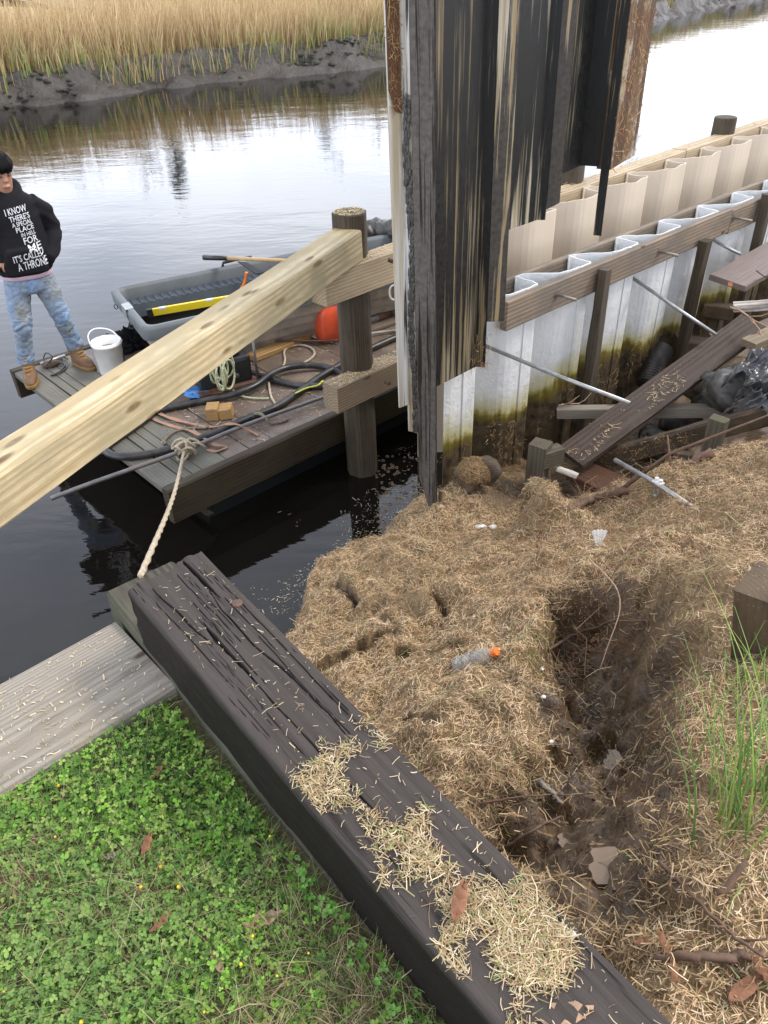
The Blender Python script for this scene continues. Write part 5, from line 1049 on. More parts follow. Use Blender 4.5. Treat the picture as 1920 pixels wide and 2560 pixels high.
# ------------------------------------------------------------------ the worker
def person():
    fL = d1(235, 1775); fR = d1(600, 1665); fL += Vector((.005, .0, 0)); fR += Vector((.005, .0, 0)); base = (fL+fR)/2; base.z = DK
    ang = math.radians(27); R = Matrix.Translation(base) @ Matrix.Rotation(ang, 4, 'Z')     # local x to the right in the picture, y away, z up
    sep = (Vector((fR.x-fL.x, fR.y-fL.y, 0))).length/2
    lx = lambda p: (R.inverted() @ Vector((p.x, p.y, DK)))
    qL, qR = lx(fL), lx(fR)
    def ell(cx, cy, z, a, b, n=24, p=1., tilt=None):
        out = []
        for k in range(n):
            t = 2*math.pi*k/n; c_, s_ = math.cos(t), math.sin(t); out.append(Vector((cx+math.copysign(abs(c_)**p, c_)*a, cy+math.copysign(abs(s_)**p, s_)*b, z)))
        return out
    def remesh(mb, name, mat, parent, vox, sm=6, wr=None, rnd=0):
        me = bpy.data.meshes.new(name); me.from_pydata(mb.v, [], mb.f); me.update(); o = bpy.data.objects.new(name, me); COL.objects.link(o)
        m = o.modifiers.new('r', 'REMESH'); m.mode = 'VOXEL'; m.voxel_size = vox; s_ = o.modifiers.new('s', 'SMOOTH'); s_.iterations = sm; s_.factor = .5
        dg = bpy.context.evaluated_depsgraph_get(); m2 = bpy.data.meshes.new_from_object(o.evaluated_get(dg)); bpy.data.objects.remove(o); m2.name = name
        V = np.empty(len(m2.vertices)*3, np.float32); m2.vertices.foreach_get('co', V); V = V.reshape(-1, 3); Nn = np.empty(len(V)*3, np.float32); m2.vertex_normals.foreach_get('vector', Nn); Nn = Nn.reshape(-1, 3)
        if wr is not None: V = V+Nn*wr(V)[:, None]; m2.vertices.foreach_set('co', V.astype(np.float32).ravel())
        m2.materials.clear(); m2.materials.append(mat); m2.polygons.foreach_set('use_smooth', [True]*len(m2.polygons)); m2.update()
        o = bpy.data.objects.new(name, m2)
        if parent is None: o.matrix_basis = R; COL.objects.link(o)
        else: o.parent = parent; COL.objects.link(o)
        return o
    HIP, SH = .86, 1.395
    # body: neck, head, trunk, arms and hands as one surface
    b = MB()
    hd = Vector((.02, -.035, 1.57)); Rh = Matrix.Translation(hd) @ Matrix.Rotation(math.radians(12), 4, 'Z') @ Matrix.Rotation(math.radians(16), 4, 'X')
    hr = []
    for z, a, bb, cy in ((-.125, .022, .022, -.058), (-.115, .042, .042, -.045), (-.09, .055, .066, -.025), (-.055, .063, .084, -.008), (-.02, .070, .092, 0), (.02, .074, .095, .003), (.06, .073, .092, .006), (.095, .060, .076, .008), (.118, .035, .046, .008), (.126, .008, .01, .008)):
        hr.append([Rh @ v for v in ell(0, cy, z, a, bb, 24, .92)])
    b.loft(hr)
    b.loft([[Rh @ Vector((x*.6, -.088, .025)) for x in (-.012, .012, .008, -.008)], [Rh @ Vector(v) for v in ((-.016, -.112, -.025), (.016, -.112, -.025), (.014, -.085, -.034), (-.014, -.085, -.034))]])       # nose
    for sx in (-1, 1):
        b.loft([[Rh @ Vector((sx*.066, .012+math.cos(t)*.018, -.004+math.sin(t)*.032)) for t in np.linspace(0, 6.283, 9)[:-1]], [Rh @ Vector((sx*.086, .024+math.cos(t)*.016, -.002+math.sin(t)*.03)) for t in np.linspace(0, 6.283, 9)[:-1]]])   # ear
        b.tube([Rh @ Vector((sx*.045, -.082, .030)), Rh @ Vector((sx*.02, -.092, .028))], .009, 6)      # brow
    b.tube([Rh @ Vector((-.022, -.088, -.066)), Rh @ Vector((0, -.097, -.064)), Rh @ Vector((.022, -.088, -.066))], .010, 6)
    b.tube([hd+Vector((0, .025, -.06)), Vector((0, .01, 1.40))], [.054, .062], 14)
    b.loft([ell(0, 0, z, a, bb) for z, a, bb in ((.84, .14, .10), (.95, .14, .10), (1.1, .145, .095), (1.28, .15, .09), (1.36, .12, .07), (1.41, .06, .05))])
    hands = {}
    for sx in (-1, 1):
        sh_, el = Vector((sx*.15, .0, 1.32)), Vector((sx*.262, .05, 1.11)); wr_ = Vector((sx*.165, -.135, .945)) if sx < 0 else Vector((.165, -.10, .945)); pm = wr_+Vector((-sx*.05, -.012 if sx < 0 else .0, -.012))
        b.tube([sh_, sh_.lerp(el, .5)+Vector((sx*.02, 0, .015)), el], [.045, .042, .038], 12); b.tube([el, wr_], [.042, .028], 12)
        b.loft([[wr_+Vector((0, math.cos(t)*.018, math.sin(t)*.030)) for t in np.linspace(0, 6.283, 11)[:-1]], [pm+Vector((0, math.cos(t)*.017, math.sin(t)*.042)) for t in np.linspace(0, 6.283, 11)[:-1]], [pm+Vector((-sx*.03, math.cos(t)*.013+.008, math.sin(t)*.040)) for t in np.linspace(0, 6.283, 11)[:-1]]])
        for i, (dz, ln_) in enumerate(((.03, .065), (.010, .075), (-.010, .07), (-.03, .055))):
            f0 = pm+Vector((-sx*.02, .006, dz)); f1 = f0+Vector((-sx*ln_*.55, .012, -.006)); f2 = f1+Vector((-sx*ln_*.4, .028, -.012)); b.tube([f0, f1, f2], [.0095, .009, .0075], 8)
        b.tube([wr_+Vector((-sx*.02, .0, .022)), wr_+Vector((-sx*.05, .0, .04)), wr_+Vector((-sx*.085, .0, .042))], [.012, .0105, .009], 8)
    person_ = remesh(b, 'person', M['skin'], None, .0055, 3)
    tag(person_, 'young worker in black printed hoodie, muddy jeans and boots, looking down with hands in pocket', 'person')
    def part(mb, name, mat, smooth_=True, parent=person_):
        me = bpy.data.meshes.new(name); me.from_pydata(mb.v, [], mb.f); me.update(); me.materials.append(mat)
        if smooth_: me.polygons.foreach_set('use_smooth', [True]*len(me.polygons))
        o = bpy.data.objects.new(name, me); o.parent = parent; COL.objects.link(o); return o
    for sx in (-1, 1):
        e = MB(); e.tube([Rh @ Vector((sx*.044, -.084, .008)), Rh @ Vector((sx*.032, -.0925, .006)), Rh @ Vector((sx*.019, -.091, .008))], [.003, .0048, .003], 6); part(e, 'eye', M['eye'])
        e = MB(); e.tube([Rh @ Vector((sx*.054, -.082, .030)), Rh @ Vector((sx*.036, -.0965, .037)), Rh @ Vector((sx*.014, -.1, .032))], [.003, .0052, .004], 6); part(e, 'eyebrow', M['hair'])
    e = MB(); e.tube([Rh @ Vector((-.022, -.097, -.066)), Rh @ Vector((0, -.106, -.064)), Rh @ Vector((.022, -.097, -.066))], [.003, .0062, .003], 6); part(e, 'mouth', M['lip'])
    # hair: cap with a fringe, built of overlapping locks
    h = MB(); hr = []
    for z, a, bb, cy in ((-.045, .068, .062, .038), (.0, .080, .083, .024), (.03, .083, .100, .006), (.06, .082, .104, .004), (.09, .074, .092, .006), (.117, .054, .066, .008), (.135, .026, .032, .008), (.140, .006, .008, .008)): hr.append([Rh @ v for v in ell(0, cy, z, a, bb, 24)])
    h.loft(hr); rr = random.Random(2)
    for k in range(70):
        t = rr.uniform(math.pi*1.05, math.pi*1.95) if k < 45 else rr.uniform(0, 6.28); a0 = Vector((math.cos(t)*.055, math.sin(t)*.07, .115)); a1 = Vector((math.cos(t)*.084, math.sin(t)*.103, .07)); a2 = Vector((math.cos(t)*.084, math.sin(t)*.1, rr.uniform(.022, .05))); h.tube([Rh @ a0, Rh @ a1, Rh @ a2], [.008, .012, .004], 5)
    part(h, 'hair', M['hair'])
    # hoodie
    g = MB()
    g.loft([ell(0, .0, z, a, bb, 28, .9) for z, a, bb in ((.845, .17, .13), (.86, .192, .145), (.91, .205, .156), (1.0, .20, .150), (1.12, .20, .142), (1.25, .207, .138), (1.34, .205, .125), (1.395, .165, .105), (1.43, .105, .085), (1.445, .08, .075))])
    for sx in (-1, 1):
        sh_, el, wr_ = Vector((sx*.150, .005, 1.345)), Vector((sx*.272, .055, 1.11)), Vector((sx*.172, -.118, .955)); md = sh_.lerp(el, .5)+Vector((sx*.026, .005, .02))
        g.tube([sh_, md, el], [.072, .076, .068], 14); g.tube([el, el.lerp(wr_, .5)+Vector((sx*.012, 0, -.012)), wr_], [.068, .062, .05], 14); g.tube([wr_+Vector((sx*.012, .012, 0)), wr_+Vector((-sx*.012, -.012, 0))], [.052, .046], 12)
    g.tube([Vector((math.cos(t)*.098, .022+math.sin(t)*.088, 1.435+.035*math.sin(t))) for t in np.linspace(0, 6.283, 21)[:-1]], [.040+.014*max(0, math.sin(t)) for t in np.linspace(0, 6.283, 21)[:-1]], 10, closed=True)   # hood bunched round the neck
    g.loft([ell(0, .10, z, a, bb, 16) for z, a, bb in ((1.24, .05, .03), (1.28, .11, .07), (1.36, .125, .085), (1.44, .10, .06), (1.46, .06, .03))])
    def pocket(z, x): return -.152
    g.loft([[Vector((x, -.165-.03*(1-abs(x)/.16), z)) for x, z in ((-.15, .87), (.15, .87), (.155, .95), (.10, 1.06), (-.10, 1.06), (-.155, .95))], [Vector((x, -.11, z)) for x, z in ((-.15, .87), (.15, .87), (.155, .95), (.10, 1.06), (-.10, 1.06), (-.155, .95))]])
    def wrh(V): return .007*fbm(V[:, 0]*9+V[:, 1]*5, V[:, 2]*14, 3, 4)+.004*np.sin(V[:, 2]*60+V[:, 0]*22+6*fbm(V[:, 0]*5, V[:, 2]*5, 9, 2))*smooth(np.abs(V[:, 0]), .14, .22)
    hood = remesh(g, 'hoodie', M['hoodie'], person_, .0085, 10, wrh)
    # pale shirt hem
    s_ = MB(); s_.loft([ell(0, 0, z, a, bb, 28, .9) for z, a, bb in ((.822, .176, .130), (.832, .184, .138), (.90, .185, .14))]); part(s_, 'shirt_hem', M['pink'])
    # jeans
    j = MB(); j.loft([ell(0, .01, z, a, bb, 28, .92) for z, a, bb in ((.93, .155, .115), (.88, .17, .128), (.80, .18, .132), (.73, .165, .125), (.70, .13, .10))])
    for q, sx in ((qL, -1), (qR, 1)):
        hp_ = Vector((sx*.085, .01, .79)); kn = Vector((sx*.085*.45+q.x*.55, q.y*.45-.035, .465)); an = Vector((q.x, q.y+.045, .155))
        j.tube([hp_, hp_.lerp(kn, .45)+Vector((sx*.008, 0, 0)), kn, kn.lerp(an, .5)+Vector((0, .012, 0)), an.lerp(kn, .12), an], [.098, .090, .073, .068, .066, .069], 18)
        g_ = None
    def wrj(V): return .006*np.sin(V[:, 2]*75+6*fbm(V[:, 0]*8, V[:, 2]*8, 9, 3)*2)*(np.exp(-((V[:, 2]-.44)/.10)**2)+np.exp(-((V[:, 2]-.2)/.06)**2))+.008*fbm(V[:, 0]*10, V[:, 2]*12+V[:, 1]*7, 13, 4)
    remesh(j, 'jeans', M['jeans'], person_, .008, 4, wrj)
    # boots
    for q, yw in ((qL, -.15), (qR, .42)):
        Tb = Matrix.Translation(Vector((q.x, q.y, 0))) @ Matrix.Rotation(yw, 4, 'Z')       # toe towards -y
        bt = MB(); bt.loft([[Tb @ v for v in ell(0, cy, z, a, bb, 20, .85)] for z, cy, a, bb in ((.024, -.035, .050, .138), (.045, -.035, .053, .142), (.075, -.02, .052, .125), (.10, .015, .048, .088), (.125, .04, .049, .068), (.17, .048, .053, .064), (.215, .048, .057, .066), (.225, .048, .05, .058))])
        bo = remesh(bt, 'boot', M['boot'], person_, .007, 3)
        so = MB(); so.loft([[Tb @ v for v in ell(0, -.035, z, a, bb, 22, .8)] for z, a, bb in ((.0, .054, .143), (.010, .057, .148), (.028, .057, .148), (.034, .052, .142))]); s2 = part(so, 'sole', M['sole'], True, bo)
        la = MB()
        for k in range(6):
            z = .085+k*.024; y = -.085+k*.021 if k < 4 else -.022; la.tube([Tb @ Vector((-.032, y+.012, z)), Tb @ Vector((0, y-.008, z+.008)), Tb @ Vector((.032, y+.012, z+.014 if k % 2 else z))], .0045, 5)
        part(la, 'laces', M['lace'], True, bo)
    # lettering on the chest, laid on the cloth
    bv = BVHTree.FromPolygons([v.co.copy() for v in hood.data.vertices], [tuple(p.vertices) for p in hood.data.polygons])
    lines = [('I KNOW', -.035, .118, 1.292, .046), ("THERE'S", -.02, .125, 1.246, .040), ('A SPECIAL', -.012, .129, 1.210, .031), ('PLACE', .004, .132, 1.170, .036), ('IN HELL', .03, .133, 1.137, .027), ('FOR', .034, .136, 1.083, .048), ('ME', .05, .148, 1.025, .054), ("IT'S CALLED", -.075, .150, .972, .050), ('A THRONE', -.06, .158, .906, .060)]
    fnt = None
    for txt, x0, x1, z0, hgt in lines:
        cu = bpy.data.curves.new('t', 'FONT'); cu.body = txt; cu.offset = .012; cu.resolution_u = 2; o = bpy.data.objects.new('t', cu); COL.objects.link(o)
        dg = bpy.context.evaluated_depsgraph_get(); me = bpy.data.meshes.new_from_object(o.evaluated_get(dg)); bpy.data.objects.remove(o)
        bm = bmesh.new(); bm.from_mesh(me); bmesh.ops.triangulate(bm, faces=bm.faces); bmesh.ops.subdivide_edges(bm, edges=[e for e in bm.edges if e.calc_length() > .12], cuts=2)
        bmesh.ops.triangulate(bm, faces=bm.faces)
        X = [v.co.x for v in bm.verts]; Y = [v.co.y for v in bm.verts]; mnx, mxx, mny, mxy = min(X), max(X), min(Y), max(Y)
        for v in bm.verts:
            x = x0+(v.co.x-mnx)/(mxx-mnx)*(x1-x0); z = z0+(v.co.y-mny)/(mxy-mny)*hgt+ (x-x0)*.10
            hit = bv.ray_cast(Vector((x, -.8, z)), Vector((0, 1, 0)))[0]; y = hit.y if hit else -.14; v.co = Vector((x, y-.0035, z))
        m2 = bpy.data.meshes.new('lettering'); bm.to_mesh(m2); bm.free(); m2.materials.append(M['print']); o2 = bpy.data.objects.new('lettering', m2); o2.parent = hood; COL.objects.link(o2)
person()
# ------------------------------------------------------------------ wreckage behind the white wall
def T6(x, y, z): return at(*z6(x, y), z)
def T5(x, y, z): return at(*z5(x, y), z)
A, B = at(1232, 990, .48), at(1622, 704, .98); tag(lumber('wet_plank', A, B+(B-A)*.02, .235, .042, M['wet_plank'], up=(-.12, -.25, 1), bevel=.005, wob=.003, seg=12), 'long wet brown plank sloping up to the right across the hollow', 'plank')
dp = board_pts(A+Vector((0, 0, .03)), A.lerp(B, .6)+Vector((0, 0, .03)), .2, None); P_ = dp(900); P_ = P_[fbm(P_[:, 0]*7, P_[:, 1]*7, 5, 3)+RNG.uniform(-.3, .3, 900) > .12]; N = len(P_); V, F, C = straw_bits(P_, RNG.gamma(3, .009, N), RNG.uniform(.0018, .0035, N), .1, pal(STRAW[:3], N), np.tile(np.array([[0, 0, 1.]]), (N, 1))); np_mesh('stuck_straw', V, F, M['straw'], C, kind='stuff')
A, B = T6(480, 815, .34), T6(1700, 490, .86); ow = lumber('old_wale', A, B, .06, .135, M['rot'], bevel=.012, wob=.006, seg=16); tag(ow, 'rotten dark wale crusted with straw along the rim of the hollow', 'timber')
P_ = board_pts(A.lerp(B, .05)+Vector((0, 0, .05)), A.lerp(B, .55)+Vector((0, 0, .05)), .09, None)(1100); N = len(P_); P_[:, 2] += RNG.uniform(-.09, .03, N); P_[:, :2] -= np.array([V2])*RNG.uniform(.0, .05, (N, 1)); V, F, C = straw_bits(P_, RNG.gamma(3, .008, N), RNG.uniform(.0018, .0035, N), .6, pal([(.4, .25, .11), (.3, .18, .08), (.2, .12, .06)], N)); np_mesh('stuck_straw', V, F, M['straw'], C, kind='stuff')
def stub(px, py, zt, w1, w2, h, mat, lab, rz=0., lean=(0, 0)):
    t = at(px, py, zt); b = t-Vector((lean[0], lean[1], h)); o = lumber('post_stub', b, t, w1, w2, M[mat], up=tuple(Matrix.Rotation(rz, 3, 'Z') @ Vector((U2[0], U2[1], 0))), bevel=.008, wob=.004); return tag(o, lab, 'post', 'old post stubs')
stub(*z6(1332, 525), .93, .10, .075, .55, 'moss_beam', 'square pale post stub standing against the rotten wale')
stub(*z6(1095, 752), .72, .10, .06, .45, 'rot', 'short dark post stub leaning before the rotten wale', .4, (.03, .05))
stub(*z6(140, 690), .70, .115, .115, .6, 'moss_beam', 'square mossy post stub beside the lower end of the wet plank', .2)
tag(lumber('bolted_block', T6(130, 800, .60), T6(268, 760, .60), .09, .12, M['moss_beam'], bevel=.006), 'bolted mossy cross block fixed on the square post stub', 'block')
# straw-smothered stump in front of it
c = ghit(*z6(175, 1180)); so_, no_ = sn_of(c)
st = lumber('straw_stump', SN(2.97, 2.02, .2), SN(2.97, 2.02, .80), .15, .15, M['rot'], up=tuple(SN(1, .3)), bevel=.02, wob=.012); tag(st, 'stump smothered in wet straw at the rim of the hollow', 'stump')
N = 2200; c0 = SN(2.97, 2.02, 0); f4 = RNG.integers(0, 5, N); q = RNG.uniform(-.08, .08, (N, 2)); lu = np.where(f4 == 0, -.082, np.where(f4 == 1, .082, q[:, 0])); lv_ = np.where(f4 == 2, -.082, np.where(f4 == 3, .082, q[:, 1])); z = np.where(f4 == 4, .807, RNG.uniform(.5, .8, N))
a1 = np.array(SN(1, .3).normalized()); a2 = np.array([-a1[1], a1[0], 0]); P_ = np.array(c0)[None]+a1[None]*lu[:, None]+a2[None]*lv_[:, None]; P_[:, 2] = z; nn_ = np.where((f4 < 2)[:, None], a1[None]*np.sign(lu)[:, None], np.where((f4 < 4)[:, None], a2[None]*np.sign(lv_)[:, None], np.array([[0, 0, 1.]])))
V, F, C = straw_bits(P_, RNG.gamma(3, .009, N), RNG.uniform(.001, .0026, N), .8, pal([(.42, .29, .14), (.28, .18, .085), (.16, .1, .05), (.5, .4, .24)], N), nn_); np_mesh('stump_straw', V, F, M['straw'], C, parent=st, kind='stuff')
tag(lumber('pale_chip', T6(250, 860, .52), T6(385, 910, .5), .05, .018, M['white_wood'], bevel=.003), 'flaked pale board chip behind the straw-covered stump', 'board')
tag(lumber('red_plank', T6(380, 870, .36), T6(700, 1010, .38), .22, .045, M['red_plank'], up=(.1, -.2, 1), bevel=.005), 'reddish brown plank lying in the hollow under the wet plank', 'plank')
tag(lumber('short_timber', T6(250, 480, .46), T6(1410, 470, .62), .075, .075, M['grey_plank'], bevel=.006, wob=.004), 'thin grey timber lying level across the hollow behind the wet plank', 'timber')
tag(lump('straw_clod', ghit(*z4(610, 1420))+Vector((0, 0, .08)), (.12, .10, .10), M['rot'], 31, 4, .6, 5.), 'rounded straw-covered block at the foot of the white wall', 'block')
c = ghit(*z4(610, 1420))+Vector((0, 0, .09)); N = 2600; d_ = RNG.normal(0, 1, (N, 3)); d_[:, 2] = np.abs(d_[:, 2]); d_ /= np.linalg.norm(d_, axis=1)[:, None]; V, F, C = straw_bits(np.array(c)[None]+d_*np.array([[.12, .105, .115]]), RNG.gamma(3, .007, N), RNG.uniform(.001, .0024, N), .5, pal([(.4, .27, .13), (.3, .19, .09), (.2, .12, .06)], N), d_); np_mesh('stuck_straw', V, F, M['straw'], C, kind='stuff')
# low thatch ridge at the wall foot and the dark strip standing there
tag(lumber('dark_strip', ghit(950, 1122)-Vector((0, 0, .1)), on_n(952, 1062, 2.66), .03, .012, M['rot'], up=tuple(SN(1, 0)), bevel=.002), 'thin dark strip standing in the straw under the hanging piles', 'strip')
# corrugated drain pipes
def corrugated(name, pts, R_, label):
    P = spline(pts, 34); n_ = len(P); mb = MB(); mb.tube(P, [R_*(1+.09*(1 if (i//2) % 2 else -1)) for i in range(n_)], 16); return tag(mb.build(name, M['corr'], None, True), label, 'drain pipe', 'corrugated drain pipes')
corrugated('drain_pipe', [T6(955, 60, .52), T6(900, 160, .45), T6(850, 300, .34)], .085, 'black corrugated drain pipe standing in the hollow by the wall')
corrugated('drain_pipe', [T6(1180, 450, .56), T6(1290, 370, .62), T6(1420, 270, .72)], .06, 'muddy corrugated pipe running under the black plastic')
corrugated('drain_pipe', [T6(940, 560, .34), T6(1040, 570, .33), T6(1150, 545, .36), T6(1230, 530, .42)], .06, 'corrugated pipe lying low behind the rotten wale')
# black plastic sheeting
def crumple(name, quad, nx_, ny_, amp, mat, label, cat, seed):
    a, b, c_, d = [Vector(q) for q in quad]; V = []; F = []
    for i in range(nx_+1):
        for j in range(ny_+1):
            u_, v_ = i/nx_, j/ny_; p = a.lerp(b, u_).lerp(d.lerp(c_, u_), v_); k = fbm(np.array([u_*5.]), np.array([v_*5.]), seed, 5)[0]; r2 = abs(fbm(np.array([u_*7.+3]), np.array([v_*4.]), seed+7, 3)[0]); V.append(p+Vector((.5*k, -.3*k, 1*k-1.2*r2))*amp)
    for i in range(nx_):
        for j in range(ny_): q = i*(ny_+1)+j; F.append((q, q+ny_+1, q+ny_+2, q+1))
    o = mesh_obj(name, V, F, mat, None, None, True); m = o.modifiers.new('thick', 'SOLIDIFY'); m.thickness = .003; return tag(o, label, cat)
crumple('plastic_sheet', [T6(1395, 230, 1.0), T6(1560, 40, 1.1), T6(1900, 60, 1.1), T6(1760, 330, 1.0)], 40, 30, .10, M['bag'], 'crumpled wet black plastic sheet, upper fold over the wreckage', 'plastic', 3)
crumple('plastic_sheet', [T6(1400, 440, .84), T6(1500, 290, 1.02), T6(1900, 300, 1.0), T6(1760, 480, .92)], 40, 30, .10, M['bag'], 'crumpled wet black plastic sheet, lower fold beside the post stub', 'plastic', 8)
# boards at the upper right
A, B = T5(1375, 1265, 1.12), T5(1900, 960, 1.22); gbd = lumber('grey_board', A, B, .30, .045, M['purple_grey'], up=(-.05, -.12, 1), bevel=.004, seg=8); tag(gbd, 'wide grey board with small orange label at the right edge', 'board')
d = (B-A).normalized(); side = Vector((0, 0, 1)).cross(d).normalized(); e = A-d*.004-side*.03
MB().add([e-side*.018+Vector((0, 0, .014)), e+side*.018+Vector((0, 0, .014)), e+side*.018-Vector((0, 0, .014)), e-side*.018-Vector((0, 0, .014))], [(0, 1, 2, 3)]).build('orange_label', M['label'], gbd)
tag(lumber('flaked_board', T5(1420, 1430, 1.04), T5(1900, 1390, 1.12), .10, .05, M['white_wood'], bevel=.006, wob=.008), 'splintered board with flaking white paint at the right edge', 'board')
tag(lumber('dark_board', T5(1500, 1640, .93), T5(1900, 1470, 1.05), .16, .05, M['purple_grey'], bevel=.005), 'dull grey board under the flaked white one', 'board')
tag(lumber('pale_board', T5(1520, 1690, .98), T5(1800, 1560, 1.02), .12, .05, M['treated'], bevel=.005), 'pale brown board end beside the wet plank top', 'board')
tag(lumber('sunken_timber', T5(1010, 1700, .5), T5(1280, 1730, .45), .16, .16, M['rot'], bevel=.01), 'dark sunken timber in the hollow behind the wet plank', 'timber')
tag(lumber('sunken_timber', T5(1200, 1440, .62), T5(1420, 1470, .6), .12, .12, M['rot'], bevel=.01), 'dark sunken timber below the wide grey board', 'timber')
tag(lumber('sunken_timber', T5(1190, 1310, .72), T5(1400, 1290, .75), .05, .05, M['moss_beam'], bevel=.006), 'thin mossy timber against the wall below the wide grey board', 'timber')
for k, (x, y, z, dx, dy, dz, lab) in enumerate(((1010, 640, .22, .2, .16, .09, 'muddy lump in the hollow under the wet plank'), (900, 690, .3, .12, .1, .08, 'dark soil lump behind the rotten wale'), (1330, 300, .5, .3, .2, .10, 'soil heap under the black plastic'), (1480, 330, .78, .25, .22, .14, 'soil heap carrying the lower plastic fold'), (880, 770, .2, .10, .1, .10, 'dark stone below the rotten wale'))):
    tag(lump('soil_lump', T6(x, y, z), (dx, dy, dz), M['clot'] if k != 2 else M['rot'], 50+k, 4, .45, 6.), lab, 'soil lump', 'soil lumps in the hollow')
# rod with cable clamp in the straw
A, B = T6(636, 802, .86), ghit(*z6(1190, 1115)); rd = thing('ground_rod', B, 'galvanised rod with cable clamp stuck slanting in the straw', 'rod'); MB().tube([A, A.lerp(B, .5), B-Vector((0, 0, .02))], .0125, 8).build('rod', M['galv'], rd, True)
c = A.lerp(B, .55); d = (B-A).normalized(); sd_ = d.cross(Vector((0, 0, 1))).normalized()
MB().tube(spline([c+d*.015+Vector((0, 0, .025)), c+d*.015-Vector((0, 0, .06)), c-Vector((0, 0, .075)), c-d*.015-Vector((0, 0, .06)), c-d*.015+Vector((0, 0, .025))], 6), .006, 6).build('u_bolt', M['galv'], rd, True); MB().box((0, 0, 0), (.06, .035, .012), frame(c-d*.03+Vector((0, 0, .012)), c+d*.03+Vector((0, 0, .012)))[0]).build('clamp_bar', M['white_plastic'], rd, bevel=.003)
for s_ in (-1, 1): MB().tube([c+d*.015*s_+Vector((0, 0, .02)), c+d*.015*s_+Vector((0, 0, .034))], .011, 6).build('nut', M['white_plastic'], rd)
# ------------------------------------------------------------------ sticks and branches
def stick(pts, r0, r1, lab, mat='twig', side_=0, seed=0):
    P = spline(pts, 7); n_ = len(P); r = random.Random(seed); P = [p+Vector((r.gauss(0, r0*.35), r.gauss(0, r0*.35), r.gauss(0, r0*.2))) for p in P]; mb = MB(); mb.tube(P, [r0+(r1-r0)*i/(n_-1) for i in range(n_)], 6)
    for k in range(side_):
        i = r.randint(2, n_-2); d = (P[i]-P[i-1]).normalized(); q = Vector((r.gauss(0, 1), r.gauss(0, 1), r.uniform(0, .7))).normalized(); L = r.uniform(3, 9)*r0*3; mb.tube([P[i], P[i]+(d+q*.6)*L*.5, P[i]+(d+q)*L], [r0*.6, r0*.45, r0*.2], 5)
    return tag(mb.build('stick', M[mat], None, True), lab, 'stick', 'sticks and branches')
def G(px, py, h=.01): return ghit(px, py)+Vector((0, 0, h))
stick([G(*z6(300, 1150)), G(*z6(480, 1090), .02), G(*z6(700, 1040), .03), T6(900, 990, .72), T6(1000, 900, .8), G(*z6(1280, 790), .04)], .022, .028, 'thick muddy branch lying along the rim of the hollow', side_=3, seed=1)
stick([G(1405, 2083, .02), G(1500, 2080, .025), G(1600, 2078, .02), G(1680, 2072, .02)], .009, .008, 'straight brown stick lying in the straw at bottom right', side_=1, seed=2)
stick([G(1420, 1880, .03), G(1500, 1960, .03), G(1560, 2030, .04), G(1640, 2090, .04)], .005, .003, 'thin curved twig crossing the straw above the bottom stick', side_=2, seed=3)
stick([G(1090, 1840, .02), G(1150, 1805, .03), G(1210, 1775, .03)], .006, .003, 'short dark stick in the mud beside the timber', seed=4)
stick([G(1185, 1420, .05), G(1240, 1398, .08), G(1330, 1375, .1)], .007, .005, 'bare root crossing the dark face of the mud hole', side_=2, seed=5)
stick([G(1035, 1745, .02), G(1120, 1735, .03), G(1230, 1728, .03)], .004, .002, 'thin dry stem lying over the muddy ledge', seed=6)
stick([G(1270, 1230, .06), G(1330, 1340, .12), G(1290, 1470, .06)], .004, .002, 'dry reed stem hanging over the mud hole face', 'leaf_pale', seed=7)
stick([G(1545, 1950, .02), G(1600, 1895, .05)], .008, .006, 'short grey stick end leaning in the straw at right', 'twig', seed=8)
stick([T5(1255, 1615, .72), T5(1330, 1700, .78), T5(1400, 1790, .8)], .006, .004, 'pale thin branch leaning on the wet plank', 'leaf_pale', seed=9)
stick([T5(1400, 1430, 1.06), T5(1530, 1500, 1.08), T5(1640, 1660, 1.0)], .008, .004, 'forked pale twig hanging from the flaked board', 'leaf_pale', 4, seed=10)
stick([T5(1580, 1180, 1.2), T5(1640, 1220, 1.18), T5(1700, 1200, 1.2)], .005, .003, 'red-brown twig lying on the wide grey board', 'red_plank', 2, seed=11)
stick([T6(260, 440, .55), T6(300, 430, .56), T6(400, 425, .57)], .006, .004, 'dry twig at the left end of the thin grey timber', 'leaf_pale', 3, seed=12)
stick([T6(760, 800, .5), T6(770, 880, .4), T6(725, 975, .35)], .010, .006, 'curved dark root hanging below the rotten wale', 'rot', 1, seed=13)
stick([G(1395, 1170, .02), G(1360, 1210, .09), G(1300, 1290, .05), G(1210, 1380, .03)], .003, .0015, 'fine arching bramble stem above the mud hole', 'twig', 5, seed=14)
stick([G(820, 1160, .0), G(810, 1230, .06), G(770, 1290, .02)], .002, .0012, 'fine dry stem standing at the water edge', 'twig', 1, seed=15)
stick([G(1160, 1690, .01), G(1185, 1720, .03), G(1210, 1745, .02)], .009, .006, 'pale split stick in the straw left of the puddle', 'grey_plank', seed=16)
N = 420; P_ = []; 
for _ in range(N):
    s_, n_ = random.uniform(2.0, 3.6), random.uniform(1.0, 2.0); P_.append((s_, n_))
P_ = np.array(P_); V, F, C = straw_bits(xyz(P_[:, 0], P_[:, 1], ground_h(P_[:, 0], P_[:, 1])+RNG.uniform(.01, .06, N)), RNG.gamma(5, .04, N), RNG.uniform(.0015, .003, N), .25, pal([(.16, .085, .05), (.22, .12, .065), (.3, .22, .12)], N), bend=.7); np_mesh('dry_stems', V, F, M['straw'], C, kind='stuff')
